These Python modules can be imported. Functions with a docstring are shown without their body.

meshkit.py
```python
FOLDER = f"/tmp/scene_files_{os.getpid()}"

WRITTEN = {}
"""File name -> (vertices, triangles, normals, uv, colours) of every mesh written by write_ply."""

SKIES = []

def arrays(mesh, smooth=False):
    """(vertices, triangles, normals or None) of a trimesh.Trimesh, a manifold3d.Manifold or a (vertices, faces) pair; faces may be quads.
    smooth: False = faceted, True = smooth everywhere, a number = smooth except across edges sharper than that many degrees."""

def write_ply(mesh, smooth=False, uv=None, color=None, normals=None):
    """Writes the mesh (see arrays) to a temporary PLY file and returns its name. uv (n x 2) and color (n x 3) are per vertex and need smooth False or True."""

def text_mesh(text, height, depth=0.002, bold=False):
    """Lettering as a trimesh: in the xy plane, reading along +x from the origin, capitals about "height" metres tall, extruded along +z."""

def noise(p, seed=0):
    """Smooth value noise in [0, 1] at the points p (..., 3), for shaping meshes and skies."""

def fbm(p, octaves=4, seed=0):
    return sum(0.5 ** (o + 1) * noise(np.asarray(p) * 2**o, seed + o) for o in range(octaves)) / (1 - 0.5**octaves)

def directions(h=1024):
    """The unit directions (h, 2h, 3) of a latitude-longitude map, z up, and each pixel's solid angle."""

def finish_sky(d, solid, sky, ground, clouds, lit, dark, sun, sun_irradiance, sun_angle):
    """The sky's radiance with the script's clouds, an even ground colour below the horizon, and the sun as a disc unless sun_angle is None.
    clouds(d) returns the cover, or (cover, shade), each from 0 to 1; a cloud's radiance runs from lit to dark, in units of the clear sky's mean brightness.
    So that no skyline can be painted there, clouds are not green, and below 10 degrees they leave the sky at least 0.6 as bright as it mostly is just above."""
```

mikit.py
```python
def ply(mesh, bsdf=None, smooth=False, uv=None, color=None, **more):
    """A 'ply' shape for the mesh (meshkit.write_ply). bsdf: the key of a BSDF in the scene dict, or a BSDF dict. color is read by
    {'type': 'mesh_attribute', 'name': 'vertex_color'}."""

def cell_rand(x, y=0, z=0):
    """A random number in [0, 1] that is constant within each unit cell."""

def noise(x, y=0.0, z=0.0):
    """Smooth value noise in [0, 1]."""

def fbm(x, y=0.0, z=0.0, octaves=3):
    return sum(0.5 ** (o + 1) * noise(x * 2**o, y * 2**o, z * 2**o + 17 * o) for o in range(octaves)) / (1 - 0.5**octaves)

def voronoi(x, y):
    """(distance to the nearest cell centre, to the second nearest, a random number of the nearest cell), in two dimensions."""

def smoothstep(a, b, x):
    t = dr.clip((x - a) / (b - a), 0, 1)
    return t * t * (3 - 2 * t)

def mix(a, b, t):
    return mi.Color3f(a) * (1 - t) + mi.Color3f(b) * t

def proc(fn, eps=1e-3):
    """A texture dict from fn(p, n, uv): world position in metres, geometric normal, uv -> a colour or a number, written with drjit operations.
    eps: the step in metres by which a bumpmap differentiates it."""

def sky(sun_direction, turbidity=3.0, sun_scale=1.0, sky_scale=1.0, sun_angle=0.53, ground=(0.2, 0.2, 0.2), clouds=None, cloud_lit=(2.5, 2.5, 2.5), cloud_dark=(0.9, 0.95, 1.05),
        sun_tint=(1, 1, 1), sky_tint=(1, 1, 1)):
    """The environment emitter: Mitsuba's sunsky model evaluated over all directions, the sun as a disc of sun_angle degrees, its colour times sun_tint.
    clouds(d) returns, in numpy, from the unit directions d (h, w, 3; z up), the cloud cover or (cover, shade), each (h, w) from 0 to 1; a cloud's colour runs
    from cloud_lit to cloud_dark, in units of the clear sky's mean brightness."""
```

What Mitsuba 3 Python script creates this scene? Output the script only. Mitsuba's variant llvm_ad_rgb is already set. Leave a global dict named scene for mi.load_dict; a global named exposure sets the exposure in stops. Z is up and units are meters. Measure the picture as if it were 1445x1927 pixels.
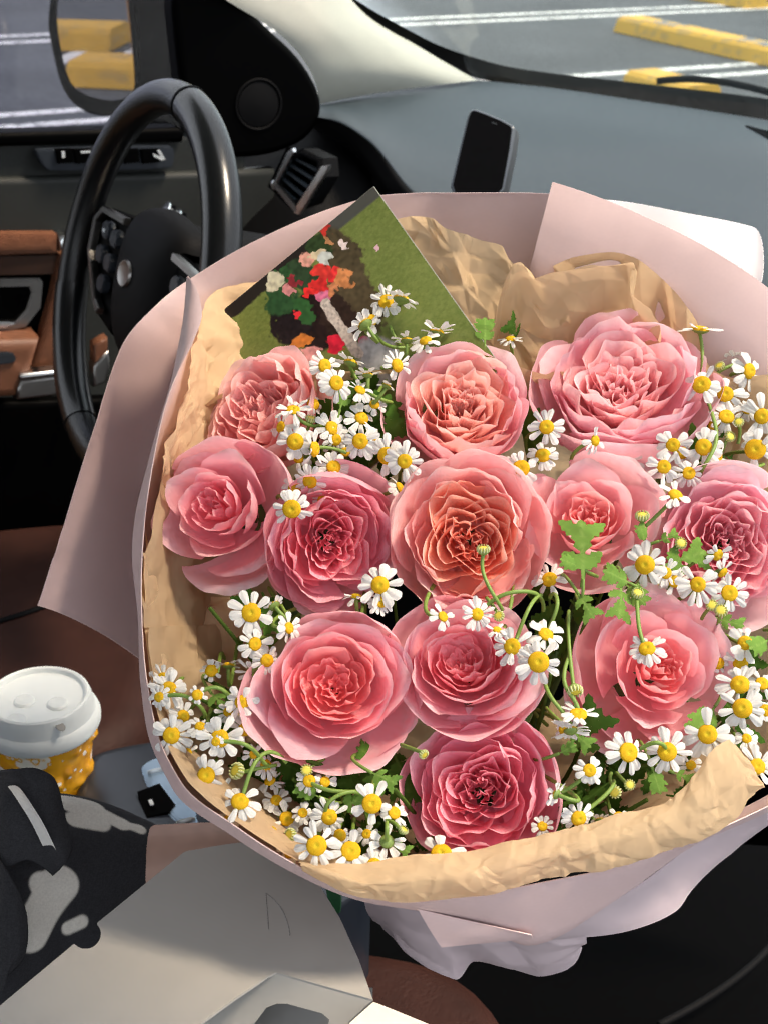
import math, random
import numpy as np, trimesh, drjit as dr, mitsuba as mi, mikit, meshkit
import shapely
from shapely.geometry import Polygon
from scipy.interpolate import CubicSpline, interp1d
from mikit import noise, fbm, voronoi, smoothstep, mix, cell_rand
T = mi.ScalarTransform4f
scene, labels = {}, {}

# ------------------------------------------------------------------ camera, sky, exposure
F, CX, CY = 2500.0, 722.5, 963.5          # focal length and centre in pixels of the 1445 x 1927 photograph
YAW, PIT, ROLL = math.radians(61), math.radians(27.5), 0.03
EYE = np.array([0.84, 0.0, 1.42])
FWD = np.array([-math.sin(YAW) * math.cos(PIT), math.cos(YAW) * math.cos(PIT), -math.sin(PIT)])
_r0 = np.array([math.cos(YAW), math.sin(YAW), 0.0]); _u0 = np.cross(_r0, FWD)
RGT = math.cos(ROLL) * _r0 + math.sin(ROLL) * _u0
UPV = -math.sin(ROLL) * _r0 + math.cos(ROLL) * _u0
scene['camera'] = dict(type='thinlens', to_world=T().look_at(origin=EYE.tolist(), target=(EYE + FWD).tolist(), up=UPV.tolist()),
                       fov=math.degrees(2 * math.atan(722.5 / F)), fov_axis='x', aperture_radius=0.0013, focus_distance=0.735,
                       near_clip=0.02, far_clip=400.0)
ROOF_FRONT = .48
exposure = 3.4
SUN = np.array([0.30, 0.50, 1.0])
scene['sky'] = mikit.sky(SUN.tolist(), turbidity=3, sun_scale=0.3, sun_angle=12, sky_scale=0.60, clouds=lambda d: 1.0, cloud_lit=(2.38, 2.5, 2.68))

# ------------------------------------------------------------------ helpers
def nrm(v): v = np.asarray(v, float); return v / np.linalg.norm(v)
def ray(x, y): return FWD + (x - CX) / F * RGT + (CY - y) / F * UPV
def at(x, y, d): return EYE + d * ray(x, y)
def on_plane(x, y, p, n): R = ray(x, y); return EYE + R * (np.dot(np.asarray(p) - EYE, n) / np.dot(R, n))
def on_x(x, y, X): return on_plane(x, y, [X, 0, 0], np.array([1.0, 0, 0]))
def on_y(x, y, Y): return on_plane(x, y, [0, Y, 0], np.array([0, 1.0, 0]))
def on_z(x, y, Z): return on_plane(x, y, [0, 0, Z], np.array([0, 0, 1.0]))
def view_frame(x, y):
    t = -nrm(ray(x, y)); rr = nrm(RGT - np.dot(RGT, t) * t); return rr, np.cross(t, rr), t
def img_dir(x, y, n):
    rr, uu, t = view_frame(x, y); return nrm(n[0] * rr + n[1] * uu + n[2] * t)

COUNT = {}
def key_of(name):
    COUNT[name] = COUNT.get(name, -1) + 1
    return name if COUNT[name] == 0 else f'{name}_{COUNT[name]:03d}'
def lab(key, label=None, cat=None, group=None, kind=None):
    d = {}
    if label: d['label'] = label
    if cat: d['category'] = cat
    if group: d['group'] = group
    if kind: d['kind'] = kind
    if d: labels[key] = d
    return key
def thing(name, label, cat, group=None): return lab(key_of(name), label, cat, group)
def put(name, mesh, mat, parent=None, smooth=False, M=None, **kw):
    key = key_of(name if parent is None else parent + '__' + name)
    d = mesh if isinstance(mesh, dict) else mikit.ply(mesh, mat, smooth=smooth, **kw)
    if M is not None: d = {**d, 'to_world': T(M)}
    scene[key] = d
    return key
def cat_mesh(ms): return trimesh.util.concatenate([trimesh.Trimesh(m[0], m[1], process=False) if isinstance(m, tuple) else m for m in ms])
def mat4(X, Y, Z, o, s=1.0):
    M = np.eye(4); M[:3, 0], M[:3, 1], M[:3, 2], M[:3, 3] = np.asarray(X) * s, np.asarray(Y) * s, np.asarray(Z) * s, o; return M
def frame(n, hint=(0, 0, 1.0)):
    z = nrm(n); x = np.cross(hint, z)
    if np.linalg.norm(x) < 1e-6: x = np.cross([1.0, 0, 0], z)
    x = nrm(x); return x, np.cross(z, x), z
def grid_faces(nu, nv):
    i, j = np.meshgrid(np.arange(nu - 1), np.arange(nv - 1), indexing='ij')
    a = (i * nv + j).ravel(); b = ((i + 1) * nv + j).ravel()
    return np.vstack([np.stack([a, b, b + 1], 1), np.stack([a, b + 1, a + 1], 1)])
def chaikin(p, n=2, closed=True):
    p = np.asarray(p, float)
    for _ in range(n):
        q = np.roll(p, -1, 0) if closed else p[1:]
        a = p if closed else p[:-1]
        m = np.stack([a * .75 + q * .25, a * .25 + q * .75], 1).reshape(-1, p.shape[1])
        p = m if closed else np.vstack([p[:1], m, p[-1:]])
    return p
def slab(poly, depth, bev=0.002, n=4):
    """a plate with rounded edges in the xy plane, its face at z = 0, its body below"""
    poly = poly if isinstance(poly, shapely.Geometry) else Polygon(poly)
    poly = poly.buffer(0); ms = []
    if bev >= .004 and isinstance(poly, Polygon) and not poly.interiors:
        o = np.array(shapely.geometry.polygon.orient(poly).exterior.coords)[:-1]; k = len(o); n = 8
        e = np.roll(o, -1, 0) - o; e /= np.linalg.norm(e, axis=1, keepdims=True) + 1e-12; nn = np.stack([-e[:, 1], e[:, 0]], 1); pv = np.roll(nn, 1, 0)
        b = nn + pv; b = b / np.maximum((b * nn).sum(1, keepdims=True), .5)
        a = np.linspace(0, math.pi / 2, n); last = o + b * bev
        if Polygon(last).is_valid and Polygon(last).area > 0:
            V = np.vstack([np.c_[o, np.full(k, -depth)]] + [np.c_[o + b * bev * (1 - math.cos(t)), np.full(k, -bev * (1 - math.sin(t)))] for t in a])
            i, j = np.meshgrid(np.arange(n), np.arange(k), indexing='ij'); p = (i * k + j).ravel(); q = (i * k + (j + 1) % k).ravel()
            f = np.vstack([np.stack([p, q, q + k], 1), np.stack([p, q + k, p + k], 1)])
            ms = [trimesh.Trimesh(V, f, process=False)]
            for ring, z in ((last, 0.0), (o, -depth)):
                v2, f2 = trimesh.creation.triangulate_polygon(Polygon(ring), engine='earcut'); ms.append(trimesh.Trimesh(np.c_[v2, np.full(len(v2), z)], f2 if z == 0 else f2[:, ::-1], process=False))
            m = cat_mesh(ms); m.merge_vertices(); return m
        ms = []
    for k in range(n):
        a = (k + .5) / n * math.pi / 2
        q = poly.buffer(-bev * (1 - math.cos(a))) if bev else poly
        h = depth - bev * (1 - math.sin(a))
        for g in getattr(q, 'geoms', [q]):
            if g.is_empty or g.area < 1e-10: continue
            m = trimesh.creation.extrude_polygon(g, h, engine='earcut'); m.apply_translation([0, 0, -depth]); ms.append(m)
        if not bev: break
    return cat_mesh(ms)
def slab_px(pts, p, n, depth, bev=0.002, soft=0, holes=()):
    """a plate on the plane through p facing n, its outline given by where sight lines to it cross that plane"""
    n = nrm(n)
    if np.dot(n, EYE - p) < 0: n = -n
    X, Y, Z = frame(n)
    def flat(q):
        q = np.asarray([on_plane(a, b, p, n) for a, b in q]) - p
        q = np.stack([q @ X, q @ Y], 1)
        return chaikin(q, soft) if soft else q
    pol = Polygon(flat(pts), [flat(h) for h in holes]).buffer(0)
    m = slab(pol, depth, bev); m.apply_transform(mat4(X, Y, Z, p)); return m
def smooth_path(pts, n, kind='cubic'):
    pts = np.asarray(pts, float)
    s = np.r_[0, np.cumsum(np.linalg.norm(np.diff(pts[:, :2] if pts.shape[1] > 2 else pts, axis=0), axis=1))]
    s = s / s[-1]; t = np.linspace(0, 1, n)
    if kind == 'cubic' and len(pts) > 2:
        from scipy.interpolate import PchipInterpolator
        return np.stack([PchipInterpolator(s, pts[:, k])(t) for k in range(pts.shape[1])], 1)
    return np.stack([np.interp(t, s, pts[:, k]) for k in range(pts.shape[1])], 1)
def loft(rows, nu=60, nv=24, kind='cubic', rowkind='cubic'):
    """a sheet through rows of (x, y, distance) sight points; returns grid of points (nu, nv, 3)"""
    R = np.stack([smooth_path(r, nu, kind) for r in rows], 1)        # nu, rows, 3
    W = EYE + R[..., 2:3] * (FWD + (R[..., 0:1] - CX) / F * RGT + (CY - R[..., 1:2]) / F * UPV)
    s = np.linspace(0, 1, W.shape[1]); t = np.linspace(0, 1, nv)
    if W.shape[1] > 2 and rowkind == 'cubic':
        from scipy.interpolate import PchipInterpolator
        return PchipInterpolator(s, W, axis=1)(t)
    return interp1d(s, W, axis=1)(t)
def grid_normals(G):
    du = np.gradient(G, axis=0); dv = np.gradient(G, axis=1); n = np.cross(du, dv)
    return n / (np.linalg.norm(n, axis=-1, keepdims=True) + 1e-12)
def ridged(p, seed, octs=3):
    out, a = 0, 1.0
    for o in range(octs):
        out = out + a * np.abs(meshkit.noise(p * 2.0 ** o + 31.7 * o, seed + o) - .5) * 2; a *= .5
    return out / 1.75
def facets(G, spacing, seed):
    """heights in [-1, 1] of a sheet crumpled into flat facets between sharp creases, about "spacing" metres across"""
    from scipy.interpolate import LinearNDInterpolator
    rs = np.random.RandomState(seed)
    U = np.zeros(G.shape[:2]); V = np.zeros(G.shape[:2])
    U[1:] = np.cumsum(np.linalg.norm(np.diff(G, axis=0), axis=-1).mean(1))[:, None]; V[:, 1:] = np.cumsum(np.linalg.norm(np.diff(G, axis=1), axis=-1).mean(0))[None]
    w, h = U.max(), V.max(); n = max(12, int((w + 2 * spacing) * (h + 2 * spacing) / spacing ** 2))
    pts = rs.rand(n, 2) * [w + 2 * spacing, h + 2 * spacing] - spacing
    e = 3 * spacing; pts = np.vstack([pts, [(-e, -e), (w + e, -e), (-e, h + e), (w + e, h + e)]])
    return LinearNDInterpolator(pts, rs.uniform(-1, 1, len(pts)))(U, V)
def crumple(G, amp, freq, seed, octs=3):
    sp = 1.0 / freq
    h = facets(G, sp, seed) * amp * .42 + facets(G, sp * .45, seed + 50) * amp * .24 + (ridged(G * freq * .5, seed, 2) - .45) * amp * .4
    if octs > 2: h = h + facets(G, sp * .2, seed + 90) * amp * .12
    return G + grid_normals(G) * h[..., None]
def sheet_mesh(G): return (G.reshape(-1, 3), grid_faces(G.shape[0], G.shape[1]))
def paper(G, thick):
    """a sheet of paper with its two faces and its cut edges"""
    nu, nv = G.shape[:2]; N = grid_normals(G); A, B = G + N * thick / 2, G - N * thick / 2
    f = grid_faces(nu, nv); k = nu * nv
    idx = np.arange(k).reshape(nu, nv)
    ring = np.r_[idx[:, 0], idx[-1, 1:], idx[-2::-1, -1], idx[0, -2:0:-1]]; nx = np.roll(ring, -1)
    side = np.vstack([np.stack([ring, nx, nx + k], 1), np.stack([ring, nx + k, ring + k], 1)])
    return (np.vstack([A.reshape(-1, 3), B.reshape(-1, 3)]), np.vstack([f, f[:, ::-1] + k, side[:, ::-1]]))
def tube(pts, rad, seg=8, n=None, cap=True):
    pts = np.asarray(pts, float)
    if n: pts = smooth3(pts, n)
    rad = np.broadcast_to(np.asarray(rad, float), (len(pts),)) if np.ndim(rad) == 0 or len(np.atleast_1d(rad)) == len(pts) else np.interp(np.linspace(0, 1, len(pts)), np.linspace(0, 1, len(rad)), rad)
    t = np.gradient(pts, axis=0); t /= np.linalg.norm(t, axis=1, keepdims=True) + 1e-12
    h = np.array([.3, .2, .93]) if abs(t[0] @ np.array([.3, .2, .93])) < .9 else np.array([1., 0, 0])
    vs = []
    for i in range(len(pts)):
        h = h - (h @ t[i]) * t[i]; h = nrm(h); b = np.cross(t[i], h)
        a = np.linspace(0, 2 * np.pi, seg, endpoint=False)
        vs.append(pts[i] + rad[i] * (np.cos(a)[:, None] * h + np.sin(a)[:, None] * b))
    V = np.vstack(vs); i, j = np.meshgrid(np.arange(len(pts) - 1), np.arange(seg), indexing='ij')
    a = (i * seg + j).ravel(); b = (i * seg + (j + 1) % seg).ravel()
    f = np.vstack([np.stack([a, b, b + seg], 1), np.stack([a, b + seg, a + seg], 1)])
    if cap:
        k = len(V); V = np.vstack([V, pts[:1], pts[-1:]]); j = np.arange(seg); e = (len(pts) - 1) * seg
        f = np.vstack([f, np.stack([(j + 1) % seg, j, j * 0 + k], 1), np.stack([e + j, e + (j + 1) % seg, j * 0 + k + 1], 1)])
    return (V, f)
def smooth3(pts, n):
    pts = np.asarray(pts, float)
    s = np.r_[0, np.cumsum(np.linalg.norm(np.diff(pts, axis=0), axis=1))]; s /= s[-1]
    return (CubicSpline(s, pts) if len(pts) > 2 else interp1d(s, pts, axis=0))(np.linspace(0, 1, n))
def lathe(prof, seg=48):
    prof = np.asarray(prof, float); a = np.linspace(0, 2 * np.pi, seg, endpoint=False)
    V = np.stack([prof[:, 0, None] * np.cos(a), prof[:, 0, None] * np.sin(a), np.repeat(prof[:, 1, None], seg, 1)], -1).reshape(-1, 3)
    n = len(prof); i, j = np.meshgrid(np.arange(n - 1), np.arange(seg), indexing='ij')
    p = (i * seg + j).ravel(); q = (i * seg + (j + 1) % seg).ravel()
    return (V, np.vstack([np.stack([p, q, q + seg], 1), np.stack([p, q + seg, p + seg], 1)]))
def place_mesh(m, M):
    V = np.asarray(m[0] if isinstance(m, tuple) else m.vertices); f = m[1] if isinstance(m, tuple) else m.faces
    return (V @ M[:3, :3].T + M[:3, 3], np.asarray(f))
def box(a, b):
    m = trimesh.creation.box(np.asarray(b, float) - np.asarray(a, float)); m.apply_translation((np.asarray(a, float) + np.asarray(b, float)) / 2); return m

# ------------------------------------------------------------------ materials
def rgb(c): return {'type': 'rgb', 'value': list(map(float, c))}
def M_(name, color, rough=.6, metal=0.0, two=True, spec=.5, **kw):
    b = dict(type='principled', base_color=color if isinstance(color, dict) else rgb(color), roughness=rough, metallic=metal, specular=spec, **kw)
    scene[name] = dict(type='twosided', bsdf=b) if two else b
    return name
VC = {'type': 'mesh_attribute', 'name': 'vertex_color'}
def thin(name, color, trans, rough=.55, **kw):
    scene[name] = dict(type='principledthin', base_color=color if isinstance(color, dict) else rgb(color), roughness=rough, diff_trans=trans, eta=1.35, **kw); return name
def bump(name, inner, fn, eps, scale=1.0):
    scene[name] = dict(type='twosided', bsdf=dict(type='bumpmap', arbitrary=mikit.proc(fn, eps), scale=scale, bsdf=inner)); return name
def prin(c, rough, **kw): return dict(type='principled', base_color=c if isinstance(c, dict) else rgb(c), roughness=rough, **kw)

thin('petal_mat', VC, .85, .55)
thin('daisy_mat', VC, .45, .5)
thin('leaf_mat', VC, .5, .45)
M_('disc_mat', VC, .75, spec=.2)
M_('stem_mat', VC, .5)
thin('tissue_mat', VC, .85, .40)
M_('wrap_mat', mikit.proc(lambda p, n, uv: mi.Color3f(.56, .415, .405) * (.985 + .03 * noise(p.x * 900, p.y * 900, p.z * 900))), .48, spec=.35)
M_('wrap_back_mat', (.50, .41, .43), .42, spec=.35)
M_('wrap_white_mat', (.82, .78, .79), .5, spec=.3)
bump('dash_mat', prin((.036, .048, .058), .55, specular=.32), lambda p, n, uv: .00012 * noise(p.x * 1400, p.y * 1400, p.z * 1400), 2e-4)
M_('dash_line_mat', (.16, .18, .20), .5)
M_('black_mat', (.0006, .0006, .0007), .5, spec=.03)
M_('soft_black_mat', (.0035, .0035, .004), .65, spec=.1)
bump('wheel_mat', prin((.004, .0045, .005), .3, specular=.4), lambda p, n, uv: .00018 * noise(p.x * 700, p.y * 700, p.z * 700), 3e-4)
M_('wheel_smooth_mat', (.004, .005, .006), .24, spec=.5)
M_('door_mat', mikit.proc(lambda p, n, uv: mi.Color3f(.022, .0245, .023) * (.9 + .2 * noise(p.x * 800, p.y * 800, p.z * 800))), .6, spec=.3)
M_('switch_mat', (.02, .025, .033), .35)
M_('mark_mat', (.5, .53, .55), .5)
bump('tan_leather_mat', prin(mikit.proc(lambda p, n, uv: mi.Color3f(.15, .060, .031) * (.85 + .3 * noise(p.x * 90, p.y * 90, p.z * 90))), .5, specular=.4), lambda p, n, uv: .0003 * noise(p.x * 500, p.y * 500, p.z * 500), 3e-4)
bump('seat_leather_mat', prin(mikit.proc(lambda p, n, uv: mi.Color3f(.030, .011, .008) * (.85 + .3 * noise(p.x * 60, p.y * 60, p.z * 60))), .6, specular=.15), lambda p, n, uv: .0004 * noise(p.x * 400, p.y * 400, p.z * 400), 3e-4)
M_('wood_mat', mikit.proc(lambda p, n, uv: mix((.035, .012, .006), (.075, .03, .015), noise(p.y * 8, p.z * 160, 0))), .3)
M_('chrome_mat', (.78, .80, .80), .2, 1.0)
M_('dark_chrome_mat', (.30, .29, .28), .3, 1.0)
M_('shift_metal_mat', (.40, .52, .65), .42, 1.0)
scene['mirror_mat'] = dict(type='twosided', bsdf=dict(type='conductor', specular_reflectance=rgb((.62, .62, .62))))
M_('cream_trim_mat', mikit.proc(lambda p, n, uv: mi.Color3f(.44, .44, .385) * (.97 + .06 * noise(p.x * 900, p.y * 900, p.z * 900))), .75, spec=.2)
scene['windscreen_mat'] = dict(type='thindielectric', specular_transmittance=rgb((.86, .93, .92)))
scene['side_glass_mat'] = dict(type='thindielectric', specular_transmittance=rgb((.45, .46, .56)))
M_('body_paint_mat', (.42, .20, .06), .3, clearcoat=.8)
M_('phone_glass_mat', (.004, .004, .005), .06, spec=.5)
M_('phone_side_mat', (.10, .11, .12), .3, .6)
def asphalt(p, n, uv):
    return mi.Color3f(.076, .084, .091) * (.75 + .3 * noise(p.x * 1.9, p.y * 1.9, 0) + .45 * (noise(p.x * 70, p.y * 70, 0) - .5))
M_('asphalt_mat', mikit.proc(asphalt), .8, spec=.3)
M_('line_paint_mat', mikit.proc(lambda p, n, uv: mix((.16, .17, .17), (.62, .63, .62), smoothstep(.12, .38, noise(p.x * 34, p.y * 34, 1)))), .7)
M_('yellow_paint_mat', mikit.proc(lambda p, n, uv: mix((.40, .26, .07), (.56, .33, .04), smoothstep(.1, .45, noise(p.x * 19, p.y * 19, p.z * 19)))), .6)
M_('grey_patch_mat', mikit.proc(lambda p, n, uv: mix((.14, .15, .16), (.46, .30, .08), smoothstep(.5, .65, noise(p.x * 24, p.y * 24, p.z * 24)))), .7)
M_('card_edge_mat', (.5, .5, .46), .5)
M_('box_mat', mikit.proc(lambda p, n, uv: mi.Color3f(.36, .345, .318) * (.97 + .06 * noise(p.x * 60, p.y * 60, p.z * 60))), .6, spec=.25)
M_('box_inner_mat', (.36, .345, .315), .65, spec=.2)
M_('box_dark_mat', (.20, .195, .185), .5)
M_('box_cream_mat', (.66, .60, .50), .6)
M_('lid_mat', (.52, .56, .57), .35, spec=.5)
M_('skin_mat', mikit.proc(lambda p, n, uv: mi.Color3f(.40, .25, .20) * (.92 + .16 * noise(p.x * 160, p.y * 160, p.z * 160))), .55, spec=.35)
M_('green_ribbon_mat', (.03, .12, .05), .4)
M_('console_mat', (.018, .022, .03), .25, spec=.6)
M_('frit_mat', (.002, .002, .002), .6, spec=.04)

# ------------------------------------------------------------------ the setting: car park outside
s = 150.0
lab(put('asphalt_ground', (np.array([[-s, -s, 0], [s, -s, 0], [s, s, 0], [-s, s, 0.0]]), np.array([[0, 1, 2], [0, 2, 3]])), 'asphalt_mat'), kind='structure')
for i, x in enumerate((-3.45, -6.05, -8.78, -11.5)):
    for dx in (0, -.30):
        lab(put('parking_line', box((x + dx - .048, -14, .001), (x + dx + .048, 16, .005)), 'line_paint_mat'), kind='structure')
def wheel_stop(x0, x1, y, label, patches):
    t = thing('wheel_stop', label, 'wheel stop', 'yellow wheel stops on the car park')
    prof = Polygon([(-.16, 0), (.16, 0), (.13, .085), (.10, .11), (-.10, .11), (-.13, .085)])
    m = trimesh.creation.extrude_polygon(prof, x1 - x0, engine='earcut')
    put('block', place_mesh(m, mat4((0, 1, 0), (0, 0, 1), (1, 0, 0), (x0, y, .006))), 'yellow_paint_mat', t)
    for a, b in patches: put('grey_patch', box((x0 + a, y - .085, .114), (x0 + b, y + .085, .119)), 'grey_patch_mat', t)
wheel_stop(-7.95, -5.90, 6.95, 'long yellow wheel stop with two grey patches at the top right', [(.25, .6), (1.25, 1.65)])
wheel_stop(-5.85, -5.28, 5.42, 'small piece of yellow wheel stop just above the windscreen edge at the right', [])
wheel_stop(-10.2, -8.8, 9.05, 'yellow wheel stop farthest away, at the very top edge of the photo', [(.6, .9)])

wheel_stop(-4.6, -3.58, -4.35, 'yellow wheel stop seen only in the outside mirror, the upper of two there', [])
wheel_stop(-3.46, -3.02, -3.60, 'short yellow wheel stop seen only in the outside mirror, the lower of two there', [])
t = thing('bollard', 'tan upright bollard seen only at the right of the outside mirror', 'bollard')
put('post', place_mesh(lathe([(.0, .62), (.05, .62), (.06, .60), (.06, 0)], 24), mat4((1, 0, 0), (0, 1, 0), (0, 0, 1), (-3.17, -3.75, .0))), 'body_paint_mat', t, smooth=30)
put('base', place_mesh(lathe([(.0, .03), (.09, .03), (.10, 0)], 24), mat4((1, 0, 0), (0, 1, 0), (0, 0, 1), (-3.17, -3.75, .001))), 'soft_black_mat', t, smooth=30)

# ------------------------------------------------------------------ the car
car = thing('car', 'dark car interior with black dashboard, steering wheel, tan door trim and cream pillar', 'car')
# dashboard
rows = [[(560, 206, 1.90), (600, 188, 1.93), (650, 166, 1.96), (720, 154, 2.02), (890, 151, 2.10), (1000, 160, 2.12), (1200, 188, 2.10), (1445, 226, 2.05), (1750, 290, 1.97)],
        [(566, 208, 1.84), (605, 192, 1.85), (660, 180, 1.87), (740, 176, 1.90), (900, 190, 1.93), (1040, 205, 1.94), (1240, 240, 1.90), (1460, 280, 1.84), (1750, 350, 1.76)],
        [(572, 210, 1.78), (610, 200, 1.77), (672, 205, 1.77), (770, 230, 1.77), (920, 260, 1.77), (1060, 290, 1.75), (1260, 330, 1.71), (1470, 380, 1.64), (1750, 450, 1.56)],
        [(578, 214, 1.72), (620, 214, 1.69), (690, 245, 1.66), (780, 320, 1.61), (930, 370, 1.59), (1080, 410, 1.57), (1280, 450, 1.53), (1480, 500, 1.46), (1750, 580, 1.39)],
        [(580, 218, 1.70), (622, 224, 1.67), (690, 262, 1.64), (775, 360, 1.57), (930, 480, 1.50), (1080, 540, 1.47), (1280, 580, 1.43), (1480, 640, 1.37), (1750, 700, 1.30)]]
GD = loft(rows, 200, 120)
dash = put('dashboard', sheet_mesh(GD), 'dash_mat', car, smooth=True)
lab(dash, 'long padded black dashboard top, blue-grey in the light')
# the hood over the instruments: its lip and its dark underside
lip = [(580, 218, 1.70), (622, 224, 1.67), (690, 262, 1.64), (775, 360, 1.57), (930, 480, 1.50)]
G = loft([lip, [(588, 232, 1.71), (630, 246, 1.68), (684, 286, 1.655), (745, 372, 1.59), (880, 500, 1.52)], [(596, 250, 1.76), (640, 280, 1.76), (690, 330, 1.76), (750, 420, 1.72), (850, 520, 1.62)]], 40, 14)
put('instrument_hood', sheet_mesh(G), 'soft_black_mat', car, smooth=True)
G = loft([[(594, 240, 1.82), (700, 300, 1.82), (820, 420, 1.76)], [(590, 380, 1.76), (690, 420, 1.76), (820, 560, 1.7)], [(560, 520, 1.7), (680, 560, 1.7), (820, 700, 1.64)]], 20, 20)
put('instrument_recess', sheet_mesh(G), 'black_mat', car, smooth=True)
put('dial_rim', tube([at(*q) for q in [(722, 285, 1.70), (742, 305, 1.70), (758, 335, 1.69), (768, 372, 1.68)]], .0025, n=20), 'dark_chrome_mat', car, smooth=True)
# seams and the airbag outline lying on the dash
def on_dash(px, py, lift=0.0):
    R = np.stack([(GD - EYE) @ RGT, (GD - EYE) @ UPV, (GD - EYE) @ FWD], -1)
    q = np.stack([CX + F * R[..., 0] / R[..., 2], CY - F * R[..., 1] / R[..., 2]], -1).reshape(-1, 2)
    d = np.linalg.norm(q - [px, py], axis=1); k = np.argsort(d)[:4]; w = 1 / (d[k] + 1)
    return at(px, py, (R[..., 2].reshape(-1)[k] * w).sum() / w.sum() - lift)
put('defroster_vent', cat_mesh([tube([on_dash(1405 + 6 * k, 238 + 2 * k), on_dash(1450 + 4 * k, 262 - 3 * k)], .003, seg=5, n=8) for k in range(4)]), 'black_mat', car)
# black edge of the windscreen, the pane and the wiper
bs = [(600, -40, 1.74), (655, 0, 1.80), (735, 66, 1.9), (800, 105, 2.0), (880, 140, 2.09), (930, 153, 2.12), (1000, 164, 2.13), (1200, 190, 2.12), (1445, 224, 2.07), (1750, 285, 2.0)]
be = [(620, -40, 1.75), (672, 0, 1.81), (762, 52, 1.91), (825, 84, 2.01), (900, 110, 2.1), (950, 124, 2.13), (1010, 134, 2.14), (1200, 156, 2.13), (1445, 186, 2.08), (1750, 245, 2.01)]
put('windscreen_black_edge', paper(loft([bs, be], 80, 4), .003), 'frit_mat', car, smooth=30)
b0 = np.array([at(*q) for q in bs]); top = b0 + np.array([.03, -.62, .48])
put('windscreen', sheet_mesh(interp1d([0, 1], np.stack([b0, top], 1), axis=1)(np.linspace(0, 1, 4))), 'windscreen_mat', car, smooth=True)
put('wiper', tube([at(1235, 152, 2.22), at(1310, 148, 2.2), at(1445, 172, 2.15), at(1650, 222, 2.1)], .006, n=30), 'soft_black_mat', car, smooth=True)
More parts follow.
